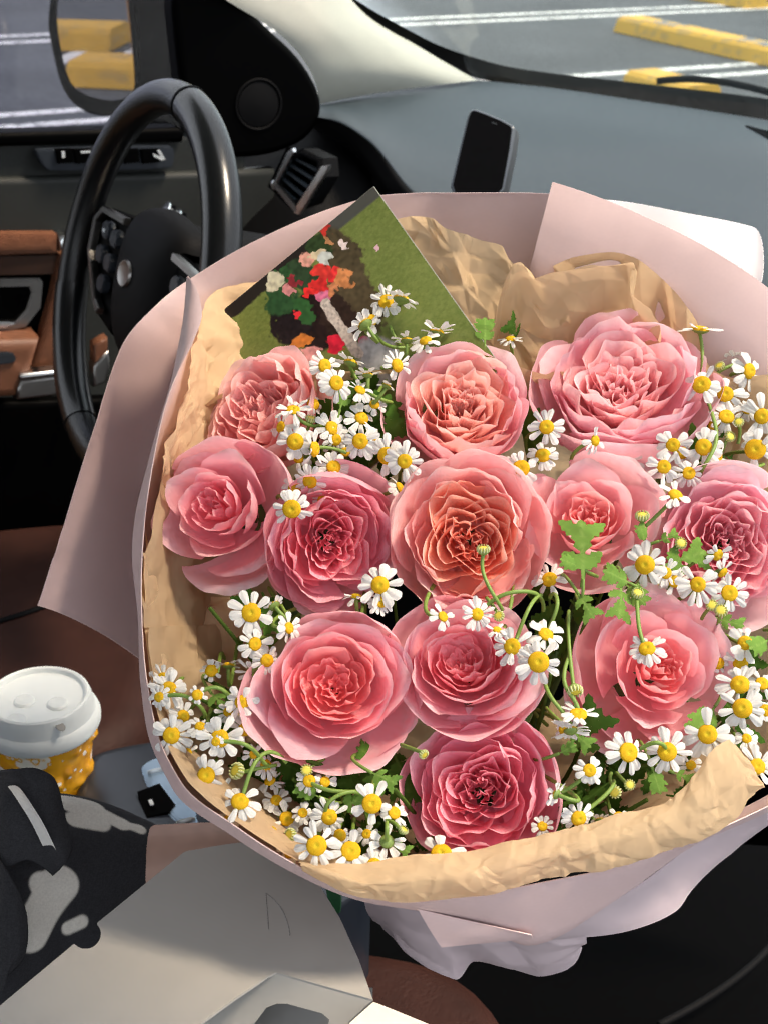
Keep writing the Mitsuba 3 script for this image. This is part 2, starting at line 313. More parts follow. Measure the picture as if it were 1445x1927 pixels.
# pillar
rows = [[(600, 196, 1.80), (690, 178, 1.86), (800, 162, 1.95), (897, 150, 2.08)],
        [(592, 150, 1.74), (680, 135, 1.79), (770, 122, 1.88), (840, 118, 2.02)],
        [(566, 104, 1.69), (640, 82, 1.73), (710, 70, 1.81), (770, 76, 1.94)],
        [(520, 58, 1.63), (585, 32, 1.67), (640, 14, 1.74), (700, 34, 1.86)],
        [(440, 8, 1.56), (510, -30, 1.6), (570, -60, 1.67), (640, -30, 1.78)],
        [(330, -60, 1.48), (400, -110, 1.52), (470, -140, 1.59), (560, -100, 1.69)]]
put('pillar_trim', sheet_mesh(loft(rows, 30, 50)), 'cream_trim_mat', car, smooth=True)
# driver's door
door = put('driver_door', slab_px([(-220, 268), (60, 262), (335, 255), (460, 252), (470, 420), (470, 1050), (-220, 1050)], [-.72, 0, 0], [1, 0, 0], .04, .006), 'door_mat', car, smooth=30)
put('window_sill', slab_px([(-220, 258), (0, 250), (335, 240), (350, 246), (345, 268), (0, 276), (-220, 284)], [-.708, 0, 0], [1, 0, 0], .03, .006), 'black_mat', door, smooth=30)
put('upper_panel', slab_px([(-220, 340), (60, 334), (420, 322), (520, 318), (520, 440), (300, 446), (-220, 440)], [-.708, 0, 0], [1, 0, 0], .02, .008), 'door_mat', door, smooth=30)
sp = put('switch_panel', slab_px([(66, 284), (78, 280), (320, 274), (330, 280), (328, 312), (318, 318), (100, 322), (84, 318)], [-.700, 0, 0], [1, 0, 0], .014, .003, soft=1), 'switch_mat', door, smooth=30)
for a, b in ((106, 138), (140, 180), (200, 226), (232, 262), (266, 300)):
    put('switch', slab_px([(a, 281), (b, 280), (b + 2, 305), (a + 4, 308)], [-.694, 0, 0], [1, 0, 0], .008, .002), 'black_mat', door, smooth=30)
for q in ([(116, 284), (122, 284), (123, 296), (117, 297)], [(152, 284), (170, 283), (171, 287), (153, 288)], [(288, 288), (308, 296), (306, 302), (290, 294)], [(296, 282), (302, 282), (312, 300), (306, 300)]):
    put('switch_mark', slab_px(q, [-.6925, 0, 0], [1, 0, 0], .0012, .0003), 'mark_mat', door)
put('grab_rail', slab_px([(-220, 446), (0, 445), (112, 444), (113, 480), (0, 484), (-220, 486)], [-.68, 0, 0], [1, 0, 0], .05, .012), 'tan_leather_mat', door, smooth=40)
put('rail_end_cap', slab_px([(114, 445), (133, 446), (131, 470), (114, 475)], [-.678, 0, 0], [1, 0, 0], .04, .006), 'chrome_mat', door, smooth=40)
put('wood_panel', slab_px([(-220, 484), (112, 480), (108, 516), (-220, 522)], [-.705, 0, 0], [1, 0, 0], .02, .002), 'wood_mat', door)
put('handle_recess', slab_px([(-220, 520), (110, 516), (92, 640), (-220, 650)], [-.712, 0, 0], [1, 0, 0], .01, .002), 'black_mat', door)
put('handle_bezel', slab_px([(-220, 528), (76, 524), (82, 532), (78, 580), (50, 616), (20, 624), (-220, 632)], [-.700, 0, 0], [1, 0, 0], .012, .004, holes=[[(-200, 546), (56, 540), (60, 552), (50, 584), (30, 606), (-200, 614)]]), 'dark_chrome_mat', door, smooth=40)
put('door_pull', slab_px([(-220, 606), (20, 606), (30, 610), (10, 618), (-220, 622)], [-.695, 0, 0], [1, 0, 0], .012, .003), 'chrome_mat', door, smooth=40)
put('tan_upright', slab_px([(116, 482), (140, 482), (128, 560), (112, 640), (106, 700), (58, 704), (78, 640), (100, 560)], [-.690, 0, 0], [1, 0, 0], .03, .008), 'tan_leather_mat', door, smooth=40)
put('armrest', slab_px([(-220, 650), (78, 640), (60, 704), (36, 750), (-220, 762)], [-.66, 0, 0], [1, 0, 0], .06, .014), 'tan_leather_mat', door, smooth=40)
put('lock_switch', slab_px([(-10, 664), (24, 663), (32, 674), (28, 684), (-10, 688)], [-.656, 0, 0], [1, 0, 0], .01, .003, soft=1), 'switch_mat', door, smooth=40)
put('armrest_strip', slab_px([(40, 704), (120, 696), (120, 706), (38, 716)], [-.652, 0, 0], [1, 0, 0], .02, .004), 'chrome_mat', door, smooth=40)
put('armrest_end', slab_px([(38, 716), (120, 706), (118, 744), (30, 754)], [-.656, 0, 0], [1, 0, 0], .02, .004), 'dark_chrome_mat', door, smooth=40)
put('right_armrest_end', slab_px([(176, 690), (205, 660), (208, 690), (202, 720), (176, 730)], [-.652, 0, 0], [1, 0, 0], .02, .004), 'dark_chrome_mat', door, smooth=40)
put('right_tan_trim', slab_px([(178, 650), (204, 636), (204, 662), (178, 690)], [-.656, 0, 0], [1, 0, 0], .02, .004), 'tan_leather_mat', door, smooth=40)
put('lower_panel', slab_px([(-220, 766), (420, 745), (420, 1060), (-220, 1060)], [-.700, 0, 0], [1, 0, 0], .03, .008), 'black_mat', door, smooth=40)
put('window_glass', slab_px([(-220, -80), (350, -80), (350, 250), (-220, 270)], [-.735, 0, 0], [1, 0, 0], .004, 0), 'side_glass_mat', door) if False else None
g = [on_x(x, y, -.735) for x, y in [(-260, -120), (345, -120), (345, 250), (-260, 270)]]
put('window_glass', (np.array(g), np.array([[0, 1, 2], [0, 2, 3]])), 'side_glass_mat', door)
q = put('quarter_panel', slab_px([(318, -60), (400, -60), (500, 48), (560, 100), (600, 160), (612, 210), (585, 262), (520, 292), (440, 300), (385, 296), (352, 246), (340, 150)], [-.715, 0, 0], [1, 0, 0], .03, .01, soft=2), 'black_mat', door, smooth=40)
c = on_x(487, 196, -.714); a = np.linspace(0, 2 * np.pi, 49)
put('tweeter_rim', tube(c + .030 * np.stack([a * 0, np.cos(a), np.sin(a)], 1), .0018, cap=False), 'soft_black_mat', q, smooth=True)
put('tweeter_grille', place_mesh(lathe([(0, .003), (.015, .0025), (.027, 0)], 32), mat4((0, 1, 0), (0, 0, 1), (1, 0, 0), c)), 'soft_black_mat', q, smooth=True)
# outside mirror
mp, mn = at(180, 90, 2.02), nrm([.40, -.92, -.04])
mir = put('outside_mirror', slab_px([(104, -60), (300, -60), (345, 0), (345, 250), (300, 262), (215, 224), (160, 212), (118, 170), (98, 90), (86, 40)], mp, mn, .10, .02, soft=2), 'black_mat', car, smooth=40)
put('mirror_rim', slab_px([(104, -60), (250, -60), (262, 150), (246, 196), (206, 222), (150, 210), (114, 168), (96, 90), (86, 36)], mp + mn * .006, mn, .012, .004, soft=2), 'black_mat', mir, smooth=40)
put('mirror_glass', slab_px([(116, -50), (236, -50), (252, 120), (254, 170), (238, 184), (206, 190), (152, 176), (126, 146), (110, 70), (106, 20)], mp + mn * .0075, mn, .002, .0005, soft=1), 'mirror_mat', mir)
# the car's own painted flank, as the mirror shows it
G = np.array([[(-.905 + .045 * math.sin((z - .3) * 2.6), y, z) for z in np.linspace(.25, 1.02, 14)] for y in np.linspace(.45, -2.2, 12)])
put('body_side', paper(G, .01), 'body_paint_mat', car, smooth=30)
# air vent on the dash end
vp, vn = on_y(560, 335, .66), nrm([.35, -.92, .12])
put('dash_side', sheet_mesh(loft([[(430, 300, 1.78), (520, 262, 1.76), (588, 222, 1.75), (640, 262, 1.72), (700, 330, 1.7)], [(436, 400, 1.72), (520, 390, 1.68), (590, 400, 1.65), (640, 400, 1.66), (700, 440, 1.64)], [(430, 560, 1.64), (520, 540, 1.6), (590, 540, 1.58), (640, 560, 1.6), (700, 600, 1.6)]], 30, 24)), 'soft_black_mat', car, smooth=True)
vent = put('air_vent', slab_px([(546, 270), (622, 306), (560, 410), (500, 352)], vp, vn, .03, .006, soft=1, holes=[[(552, 286), (606, 312), (556, 388), (514, 346)]]), 'soft_black_mat', car, smooth=40)
put('chrome_frame', slab_px([(556, 388), (604, 312), (617, 310), (616, 318), (562, 404), (552, 400)], vp + vn * .003, vn, .006, .002), 'chrome_mat', vent, smooth=40)
put('chrome_frame', slab_px([(510, 352), (540, 284), (550, 278), (552, 286), (520, 344), (514, 358)], vp + vn * .003, vn, .006, .002), 'chrome_mat', vent, smooth=40)
put('chrome_frame', slab_px([(512, 350), (520, 344), (560, 392), (556, 402)], vp + vn * .0035, vn, .006, .002), 'dark_chrome_mat', vent, smooth=40)
for k in range(5):
    f0, f1 = (k + .5) / 5, (k + .82) / 5
    l = lambda f: (552 + (514 - 552) * f, 286 + (346 - 286) * f); r_ = lambda f: (606 + (556 - 606) * f, 312 + (388 - 312) * f)
    put('vent_slat', slab_px([l(f0), r_(f0), r_(f1), l(f1)], vp - vn * .008, vn, .004, .001), 'phone_side_mat' if k == 9 else 'dash_mat', vent)
put('vent_back', slab_px([(540, 276), (618, 306), (560, 404), (504, 350)], vp - vn * .022, vn, .004, 0), 'black_mat', vent)
put('vent_knob', trimesh.creation.icosphere(2, .006).apply_translation(at(518, 345, 1.60)), 'chrome_mat', vent, smooth=True)
# steering wheel
WC, WN = np.array([-.366, .387, 1.014]), nrm([.012, -.955, .295])
WX, WY, WZ = frame(WN)
def wpt(px, py, lift=0.0): return on_plane(px, py, WC + WZ * lift, WZ)
wheel = put('steering_wheel', tube(WC + .1795 * (np.cos(a := np.linspace(0, 2 * np.pi, 121))[:, None] * WX + np.sin(a)[:, None] * WY), .0165, 24, cap=False), 'wheel_mat', car, smooth=True)
lab(wheel, 'black leather steering wheel')
def arc(a0, a1, R, rr, n=40):
    t = np.radians(np.linspace(a0, a1, n)); return tube(WC + R * (np.cos(t)[:, None] * WX + np.sin(t)[:, None] * WY), rr, 24)
put('smooth_grip', arc(18, 82, .1795, .0178), 'wheel_smooth_mat', wheel, smooth=40)
put('smooth_grip', arc(196, 250, .1795, .0178), 'wheel_smooth_mat', wheel, smooth=40)
for t0 in (18, 82): put('grip_seam', arc(t0 - .5, t0 + .5, .1795, .0186, 3), 'black_mat', wheel, smooth=40)
def pillow(o, z0, z1, p=2.6, n=14):
    o = np.asarray(o, float); k = len(o); sc = np.sin(np.linspace(np.pi / 2, 0, n)); V = [np.c_[o * s_, np.full(k, z0 + (z1 - z0) * (1 - s_ ** p) ** (1 / p))] for s_ in sc]
    V = np.vstack(V); i, j = np.meshgrid(np.arange(n - 1), np.arange(k), indexing='ij'); a = (i * k + j).ravel(); b = (i * k + (j + 1) % k).ravel()
    return (V, np.vstack([np.stack([a, b, b + k], 1), np.stack([a, b + k, a + k], 1)]))
hub = place_mesh(pillow(chaikin([(-.075, .045), (-.05, .075), (.05, .075), (.075, .045), (.068, -.04), (.03, -.085), (-.03, -.085), (-.068, -.04)], 3), -.03, .012), mat4(WX, WY, WZ, WC))
put('airbag_cover', hub, 'soft_black_mat', wheel, smooth=60)
em = WC + WZ * .0125 + WX * -.004 + WY * .008
put('emblem', place_mesh(lathe([(.0, .0018), (.009, .0018), (.0105, .0026), (.0125, .0026), (.0135, 0)], 40), mat4(WX * 1.15, WY, WZ, em)), 'dark_chrome_mat', wheel, smooth=30)
def wslab(pts, z, d, b, soft=0):
    p = np.array(pts, float); p = chaikin(p, soft) if soft else p
    return place_mesh(slab(Polygon(p), d, b), mat4(WX, WY, WZ, WC + WZ * z))
sgn = -1
for sgn in (-1, 1):
    put('spoke', wslab([(sgn * .06, .052), (sgn * .176, .038), (sgn * .176, -.016), (sgn * .12, -.062), (sgn * .06, -.07)], -.008, .022, .006), 'black_mat', wheel, smooth=40)
    o = [(sgn * .066, .050), (sgn * .132, .046), (sgn * .150, .030), (sgn * .148, -.005), (sgn * .10, -.05), (sgn * .085, -.056)]
    i = [(sgn * .066, .043), (sgn * .128, .040), (sgn * .142, .027), (sgn * .140, -.003), (sgn * .096, -.043), (sgn * .08, -.049)]
    put('spoke_bezel', place_mesh(slab(Polygon(o + i[::-1]), .008, .002), mat4(WX, WY, WZ, WC + WZ * .002)), 'dark_chrome_mat', wheel, smooth=40)
    for k, (x, y) in enumerate(((.085, .024), (.112, .026), (.088, -.002), (.115, 0.0), (.094, -.026))):
        put('button', wslab([(sgn * (x - .011), y + .009), (sgn * (x + .011), y + .009), (sgn * (x + .011), y - .009), (sgn * (x - .011), y - .009)], .001, .008, .003, 1), 'switch_mat', wheel, smooth=40)
    put('button_mark', wslab([(sgn * .109, .027), (sgn * .115, .027), (sgn * .115, .0235), (sgn * .109, .0235)], .0022, .001, 0), 'mark_mat', wheel)
put('lower_spoke', wslab([(-.03, -.07), (.03, -.07), (.022, -.172), (-.022, -.172)], -.012, .016, .004), 'black_mat', wheel, smooth=40)
put('column_shroud', tube([WC - WZ * .02, WC - WZ * .10 + WY * .005, WC - WZ * .30 - WY * .02], [.062, .07, .085], 24, n=12), 'soft_black_mat', car, smooth=True)
st = put('column_stalk', tube([at(352, 432, 1.44), at(330, 415, 1.43), at(308, 402, 1.42)], [.007, .009, .011, .009], 14, n=12), 'dark_chrome_mat', car, smooth=True)
for k in range(4): put('stalk_ring', tube([at(340 - 10 * k, 420 - 7 * k, 1.433 - .003 * k), at(337 - 10 * k, 418 - 7 * k, 1.432 - .003 * k)], .0125, 14), 'chrome_mat' if k % 2 else 'black_mat', st, smooth=30)
# roof over the front seats, above the picture
rf = [[(x, y, 1.60 + .06 * math.cos(x * 1.6) - .05 * max(0, y) ** 2) for x in np.linspace(-.76, .74, 14)] for y in np.linspace(-2.2, ROOF_FRONT, 20)]
put('roof_lining', paper(np.array(rf), .03), 'cream_trim_mat', car, smooth=True)
put('floor_pan', box((-.86, -2.2, .22), (.76, 1.5, .27)), 'soft_black_mat', car)
put('rear_wall', box((-.76, -2.25, .27), (.74, -2.2, 1.60)), 'soft_black_mat', car)
# seats, console, floor
def cushion(pts, z, depth, bev, mat, name, label=None):
    k = put(name, slab_px(pts, [0, 0, z], [0, 0, 1], depth, bev, soft=2), mat, car, smooth=40); lab(k, label) if label else None; return k
cushion([(-300, 1010), (40, 972), (200, 962), (330, 1000), (330, 1250), (250, 1420), (-300, 1500)], .66, .2, .04, 'seat_leather_mat', 'driver_seat', 'reddish brown leather driver seat')
put('seat_seam', tube([on_z(x, y, .6615) for x, y in [(-100, 1190), (60, 1150), (180, 1100), (300, 1040)]], .003, n=30), 'soft_black_mat', car, smooth=True)
cushion([(-300, 1000), (420, 980), (600, 1500), (600, 2100), (-300, 2100)], .58, .1, .02, 'black_mat', 'floor_carpet')
con = cushion([(150, 1425), (200, 1400), (330, 1380), (560, 1400), (700, 1480), (700, 1720), (200, 1760), (120, 1600)], .70, .12, .012, 'console_mat', 'centre_console', 'glossy dark centre console')
gp, gn = at(310, 1480, 1.10), nrm([.1, -.15, 1.0])
gs = put('gear_shifter', slab_px([(258, 1440), (276, 1424), (312, 1412), (330, 1430), (372, 1520), (386, 1556), (330, 1562), (298, 1530)], gp, gn, .03, .010, soft=1), 'shift_metal_mat', car, smooth=40)
put('shifter_button', slab_px([(258, 1490), (300, 1474), (330, 1514), (318, 1528), (276, 1538)], gp + gn * .0015, gn, .006, .0006), 'black_mat', gs, smooth=40)
put('button_mark', slab_px([(279, 1506), (286, 1504), (290, 1514), (283, 1516)], gp + gn * .0045, gn, .001, 0), 'mark_mat', gs)
for q in ([(276, 1448), (312, 1440), (313, 1446), (277, 1454)], [(330, 1543), (366, 1534), (368, 1541), (332, 1549)]):
    put('shifter_ridge', slab_px(q, gp + gn * .003, gn, .006, .002, soft=1), 'chrome_mat', gs, smooth=40)
put('console_recess', slab_px([(330, 1420), (420, 1470), (480, 1540), (400, 1545), (372, 1500)], [0, 0, .703], [0, 0, 1], .004, .001, soft=1), 'black_mat', con)
cushion([(640, 1760), (860, 1800), (980, 1930), (980, 2150), (500, 2150), (520, 1780)], .52, .15, .03, 'seat_leather_mat', 'passenger_seat', 'brown leather edge of the passenger seat under the bouquet')
cushion([(560, 1640), (1600, 1400), (1600, 2200), (560, 2200)], .30, .05, .01, 'black_mat', 'footwell')
put('footwell_edge', tube([on_z(x, y, .33) for x, y in [(1240, 1930), (1330, 1880), (1400, 1830), (1460, 1770)]], .004, n=24), 'soft_black_mat', car, smooth=True)
put('glovebox', sheet_mesh(loft([[(700, 480, 1.46), (1000, 560, 1.42), (1600, 640, 1.3)], [(700, 1000, 1.42), (1000, 1060, 1.4), (1600, 1100, 1.25)], [(500, 1500, 1.5), (1000, 1560, 1.5), (1600, 1600, 1.4)]], 20, 20)), 'black_mat', car, smooth=True)

# ------------------------------------------------------------------ smartphone in its holder on the dash
ph = thing('smartphone', 'black smartphone standing upright in front of the dashboard', 'phone')
pp, pn = at(915, 285, 1.36), nrm(-FWD + .42 * RGT * -1 + .12 * UPV)
pol = [(893, 204), (962, 232), (968, 245), (942, 380), (840, 380), (878, 220), (884, 208)]
put('body', slab_px([(890, 202), (898, 203), (962, 230), (970, 244), (940, 392), (836, 392), (876, 222), (882, 206)], pp, pn, .017, .004, soft=1), 'phone_side_mat', ph, smooth=40)
put('screen', slab_px([(893, 206), (958, 233), (964, 246), (938, 388), (842, 388), (880, 224), (886, 209)], pp + pn * .0006, pn, .002, .0005, soft=1), 'phone_glass_mat', ph)
put('earpiece', slab_px([(925, 228), (934, 231), (934, 234), (925, 231)], pp + pn * .0012, pn, .0006, 0), 'phone_side_mat', ph)
put('holder', tube([at(890, 400, 1.385), at(880, 450, 1.40), at(870, 520, 1.43)], .012, 14, n=8), 'black_mat', ph, smooth=True)

# ------------------------------------------------------------------ roses
def bloom_dist(x, y):
    """distance along the view of the bouquet's domed top"""
    d = .75 + .15 * (1063 - y) / 1000
    return d - .03 * max(-.6, 1 - ((x - 870) / 620) ** 2 - ((y - 1080) / 560) ** 2)
def petal_grid(R, phi, w, r0, h, zb, nu=15, nv=12, rb=.22, bulge=.1, curl=0.0, drop=.8, ruf=0.0, fr=2.2, spi=0.0, seed=0, lean=0.0, corner=.32, jit=.02, c=(0, 0)):
    rs = np.random.RandomState(seed)
    u, v = np.meshgrid(np.linspace(-1, 1, nu), np.linspace(0, 1, nv), indexing='ij')
    vm = 1 - corner * np.abs(u) ** 2.6 + .035 * np.exp(-(u / .2) ** 2)
    t = v * vm
    th = phi + u * w * (.5 + .5 * np.sin(np.clip(t / .75, 0, 1) * np.pi / 2)) + .10 * rs.randn() * t
    rho = r0 * (rb + (1 - rb) * np.sin(np.clip(t, 0, 1) * np.pi / 2) ** .85) + bulge * r0 * np.sin(np.pi * np.clip(t, 0, 1))
    z = zb + (h - zb) * t ** 1.15
    k = np.clip((t - .66) / .34, 0, 1.2)
    rho = rho + (curl * k ** 2 + lean * t) * r0 + spi * u * r0
    z = z - drop * curl * k ** 2 * r0
    ps = rs.uniform(0, 6.28, 4); fr = fr * rs.uniform(.8, 1.2)
    e = np.clip((t - .3) / .7, 0, 1) ** 1.5
    wave = np.sin(fr * u * np.pi + ps[0]) + .55 * np.sin(1.9 * fr * u * np.pi + ps[1]) + .25 * np.sin(4.3 * fr * u * np.pi + ps[2])
    rho = rho + ruf * R * e * wave
    z = z + .35 * ruf * R * e * (np.sin(1.3 * fr * u * np.pi + ps[3]) + .5 * np.sin(3.1 * fr * u * np.pi + ps[1]))
    P = np.stack([c[0] + rho * np.cos(th), c[1] + rho * np.sin(th), z], -1)
    q = P * (2.2 / R) + seed * 3.7
    P = P + jit * R * (np.stack([meshkit.noise(q, 1), meshkit.noise(q, 2), meshkit.noise(q, 3)], -1) - .5) * 2 * t[..., None]
    return P, u, t
def petal_color(u, t, f, deep, base, edge, rs):
    deep, base, edge = (np.array(q) ** np.array([.08, .54, .49]) for q in (np.array(deep) * .75 + .25 * np.array(base), base, edge))
    a = np.clip(t / .75, 0, 1)[..., None]
    inner = base * f + deep * (1 - f)
    col = deep * (1 - a) * .9 + inner * (.1 + .9 * a) if False else (deep * .6 + inner * .4) * (1 - a) + inner * a
    rim = np.clip((t - .80) / .2, 0, 1)[..., None] ** 1.5
    col = col * (1 - .75 * rim) + edge * .75 * rim
    side = (np.abs(u) ** 6)[..., None] * np.clip(t, 0, 1)[..., None]
    col = col * (1 - .35 * side) + edge * .35 * side
    vein = 1 + .05 * np.sin(u * 40 + 3 * np.sin(t * 5 + rs.rand() * 6))[..., None] * a
    col = np.clip(col * vein * rs.uniform(.95, 1.04), 0, .95)
    q = np.stack([u * 5 + rs.rand() * 50, t * 3, t * 0 + rs.rand() * 50], -1); br = np.clip((t - .90) / .1, 0, 1) * np.clip((meshkit.noise(q, 3) - .58) / .2, 0, 1)
    return col * (1 - .45 * br[..., None]) + np.array([.50, .30, .26]) * .45 * br[..., None]
ROSES = {}
def rose(label, x, y, Rpx, n, kind, deep, base, edge, seed, off=0.0, inner=None, heart=(0, 0), outer=None):
    rs = np.random.RandomState(seed); t = thing('garden_rose', label, 'rose', 'roses of the bouquet')
    d = bloom_dist(x, y) + off; R = 1.05 * Rpx * d / F
    Z = img_dir(x, y, n); X, Y, Z = frame(Z, UPV); o = at(x, y, d) - Z * .0 * R
    M = mat4(X, Y, Z, o); ang = rs.uniform(0, 6.28); hx, hy = heart; sq = rs.uniform(-.05, .05)
    def add(P, u, tt, f, cols=None):
        col = petal_color(u, tt, f, *(cols or (deep, base, edge)), rs); P = P * [1 + sq, 1 - sq, 1]; k_ = (1 - f) * np.clip(tt * 1.4, 0, 1); P = P + np.stack([hx * R * k_, hy * R * k_, 0 * k_], -1)
        put('petal', (P.reshape(-1, 3), grid_faces(*P.shape[:2])), 'petal_mat', t, smooth=True, M=M, color=col.reshape(-1, 3))
    icols = inner or (deep, base, edge)
    N0 = {'spiral': 25, 'cup': 36}.get(kind, 15)
    GA = 2.39996
    for i in range(N0):
        f = i / (N0 - 1)
        if kind == 'spiral' or kind == 'cup':
            r0 = R * (.05 + .80 * f ** (1.55 if kind == 'spiral' else 1.0)); w = 1.30 - .42 * f + .15 * rs.randn()
            h = R * np.interp(f, [0, .25, .55, .8, 1], [-.14, .0, .14, .14, .02]) + R * .035 * rs.randn()
            if kind == 'cup': h += R * np.interp(f, [0, .4, .6, 1], [-.08, -.04, .04, 0])
            ruf = np.interp(f, [0, .3, .7, 1], [.040, .034, .020, .024]); spi = np.interp(f, [0, .6, 1], [.16, .10, .04])
            zb = -R * np.interp(f, [0, .5, 1], [.40, .55, .95]); curl = np.interp(f, [0, .55, .8, 1], [0, .03, .12, .30]) * rs.uniform(.5, 1.3)
            lean, bl = 0, .10
        else:
            f = .0 + f; g = .56 + .44 * f
            r0 = R * (.66 + .22 * f); w = .85 - .10 * f
            h = R * np.interp(f, [0, .5, .8, 1], [.14, .16, .12, .0]) + R * .04 * rs.randn()
            ruf = np.interp(f, [0, .6, 1], [.05, .030, .022]); spi = .06
            zb = -R * np.interp(f, [0, 1], [.55, .95]); curl = np.interp(f, [0, .5, 1], [-.04, .03, .26]) * rs.uniform(.5, 1.3); lean, bl = 0, .10
            f = g
        last = f > .88; r0 *= rs.uniform(.94, 1.06); w *= rs.uniform(.85, 1.18); h += R * .03 * rs.randn()
        ff = f
        cols = icols if f < .62 else (deep, base, edge)
        P, u, tt = petal_grid(R, ang + i * GA + .25 * rs.randn(), w, r0, h, zb, nu=17 if not last else 23, nv=12 if not last else 16, bulge=bl, curl=curl, ruf=ruf, fr=rs.uniform(1.4, 2.4) if not last else 1.3,
                              spi=spi * (1 if rs.rand() < .8 else -1), seed=seed * 100 + i, lean=lean, corner=.34 if not last else .42, jit=.025)
        add(P, u, tt, ff ** .8, cols)
    if kind == 'quarter':
        K = 4
        a0 = rs.uniform(0, 6.28)
        for k in range(K):
            ak = a0 + k * 2 * math.pi / K + .2 * rs.randn(); rc = R * .34 * rs.uniform(.85, 1.1)
            c = (rc * math.cos(ak), rc * math.sin(ak))
            for j in range(5):
                g = j / 4; nu, nv = 31, 10
                u, v = np.meshgrid(np.linspace(-1, 1, nu), np.linspace(0, 1, nv), indexing='ij')
                m_ = 1.75 + .25 * rs.rand(); c0 = math.cos(m_); ps = rs.uniform(0, 6.28, 5)
                t_ = v * (1 - .10 * np.abs(u) ** 3)
                e = t_ ** 1.6
                wv = np.sin(2.2 * u * np.pi * (.7 + .4 * g) + ps[0]) + .6 * np.sin(4.1 * u * np.pi + ps[1])
                xx = R * (.05 + (.12 + .52 * g) * (np.cos(u * m_) - c0) / (1 - c0)) * (.75 + .25 * t_) + R * .028 * e * wv
                yy = R * (.05 + .35 * g) * np.sin(u * m_) * (.8 + .2 * t_) + R * .030 * e * np.sin(2.6 * u * np.pi + ps[2])
                zt = R * (.10 * math.sin(2.6 * g) + .03 + .045 * rs.randn()); zz = -.40 * R + (zt + .40 * R) * t_ + R * .045 * e * np.sin(3.2 * u * np.pi + ps[3]) - R * .10 * np.abs(u) * t_
                aj = ak + .14 * rs.randn()
                P = np.stack([xx * math.cos(aj) - yy * math.sin(aj), xx * math.sin(aj) + yy * math.cos(aj), zz], -1)
                q = P * (3 / R) + seed + k * 7 + j; P = P + .03 * R * (np.stack([meshkit.noise(q, 1), meshkit.noise(q, 2), meshkit.noise(q, 3)], -1) - .5) * 2 * t_[..., None]
                add(P, u * .8, t_, .1 + .6 * g, icols)
        for j in range(4):
            P, u, tt = petal_grid(R, rs.uniform(0, 6.28), 1.4, R * rs.uniform(.06, .18), R * rs.uniform(-.02, .08), -.35 * R, nu=21, nv=9, rb=.4, ruf=.05, fr=2, spi=.2, seed=seed * 100 + 95 + j, jit=.04)
            add(P, u, tt, .1, icols)
    for q in outer or []:        # large outermost petals: (angle in the picture, half width, radius, height, curl)
        P, u, tt = petal_grid(R, math.radians(q[0]), q[1] * 1.08, R * q[2] * .96, R * (q[3] + .07), -R * .95, nu=27, nv=20, bulge=.16, curl=q[4] * .7, ruf=.026, fr=1.1, seed=seed * 100 + 70 + int(q[0]) % 29, corner=.36, jit=.04)
        add(P, u, tt, 1.0)
    # the green base under the bloom
    cup = lathe([(.0, -1.05 * R), (.25 * R, -1.03 * R), (.38 * R, -.93 * R), (.30 * R, -.80 * R)], 20)
    put('calyx', cup, 'stem_mat', t, smooth=True, M=M, color=np.tile((.06, .13, .03), (len(cup[0]), 1)))
    stem = np.array([o - Z * R * 1.0, o - Z * R * 1.5 - UPV * .01, HAND + .35 * (o - HAND), HAND])
    tb = tube(stem, .0035, 8, n=14); put('stem', tb, 'stem_mat', t, smooth=True, color=np.tile((.05, .11, .03), (len(tb[0]), 1)))
    ROSES[t] = (x, y, Rpx)
    return t
HAND = at(850, 1760, .93)          # where all stems come together
pink, pale, deep_ = (.80, .34, .38), (.88, .58, .60), (.72, .17, .21)
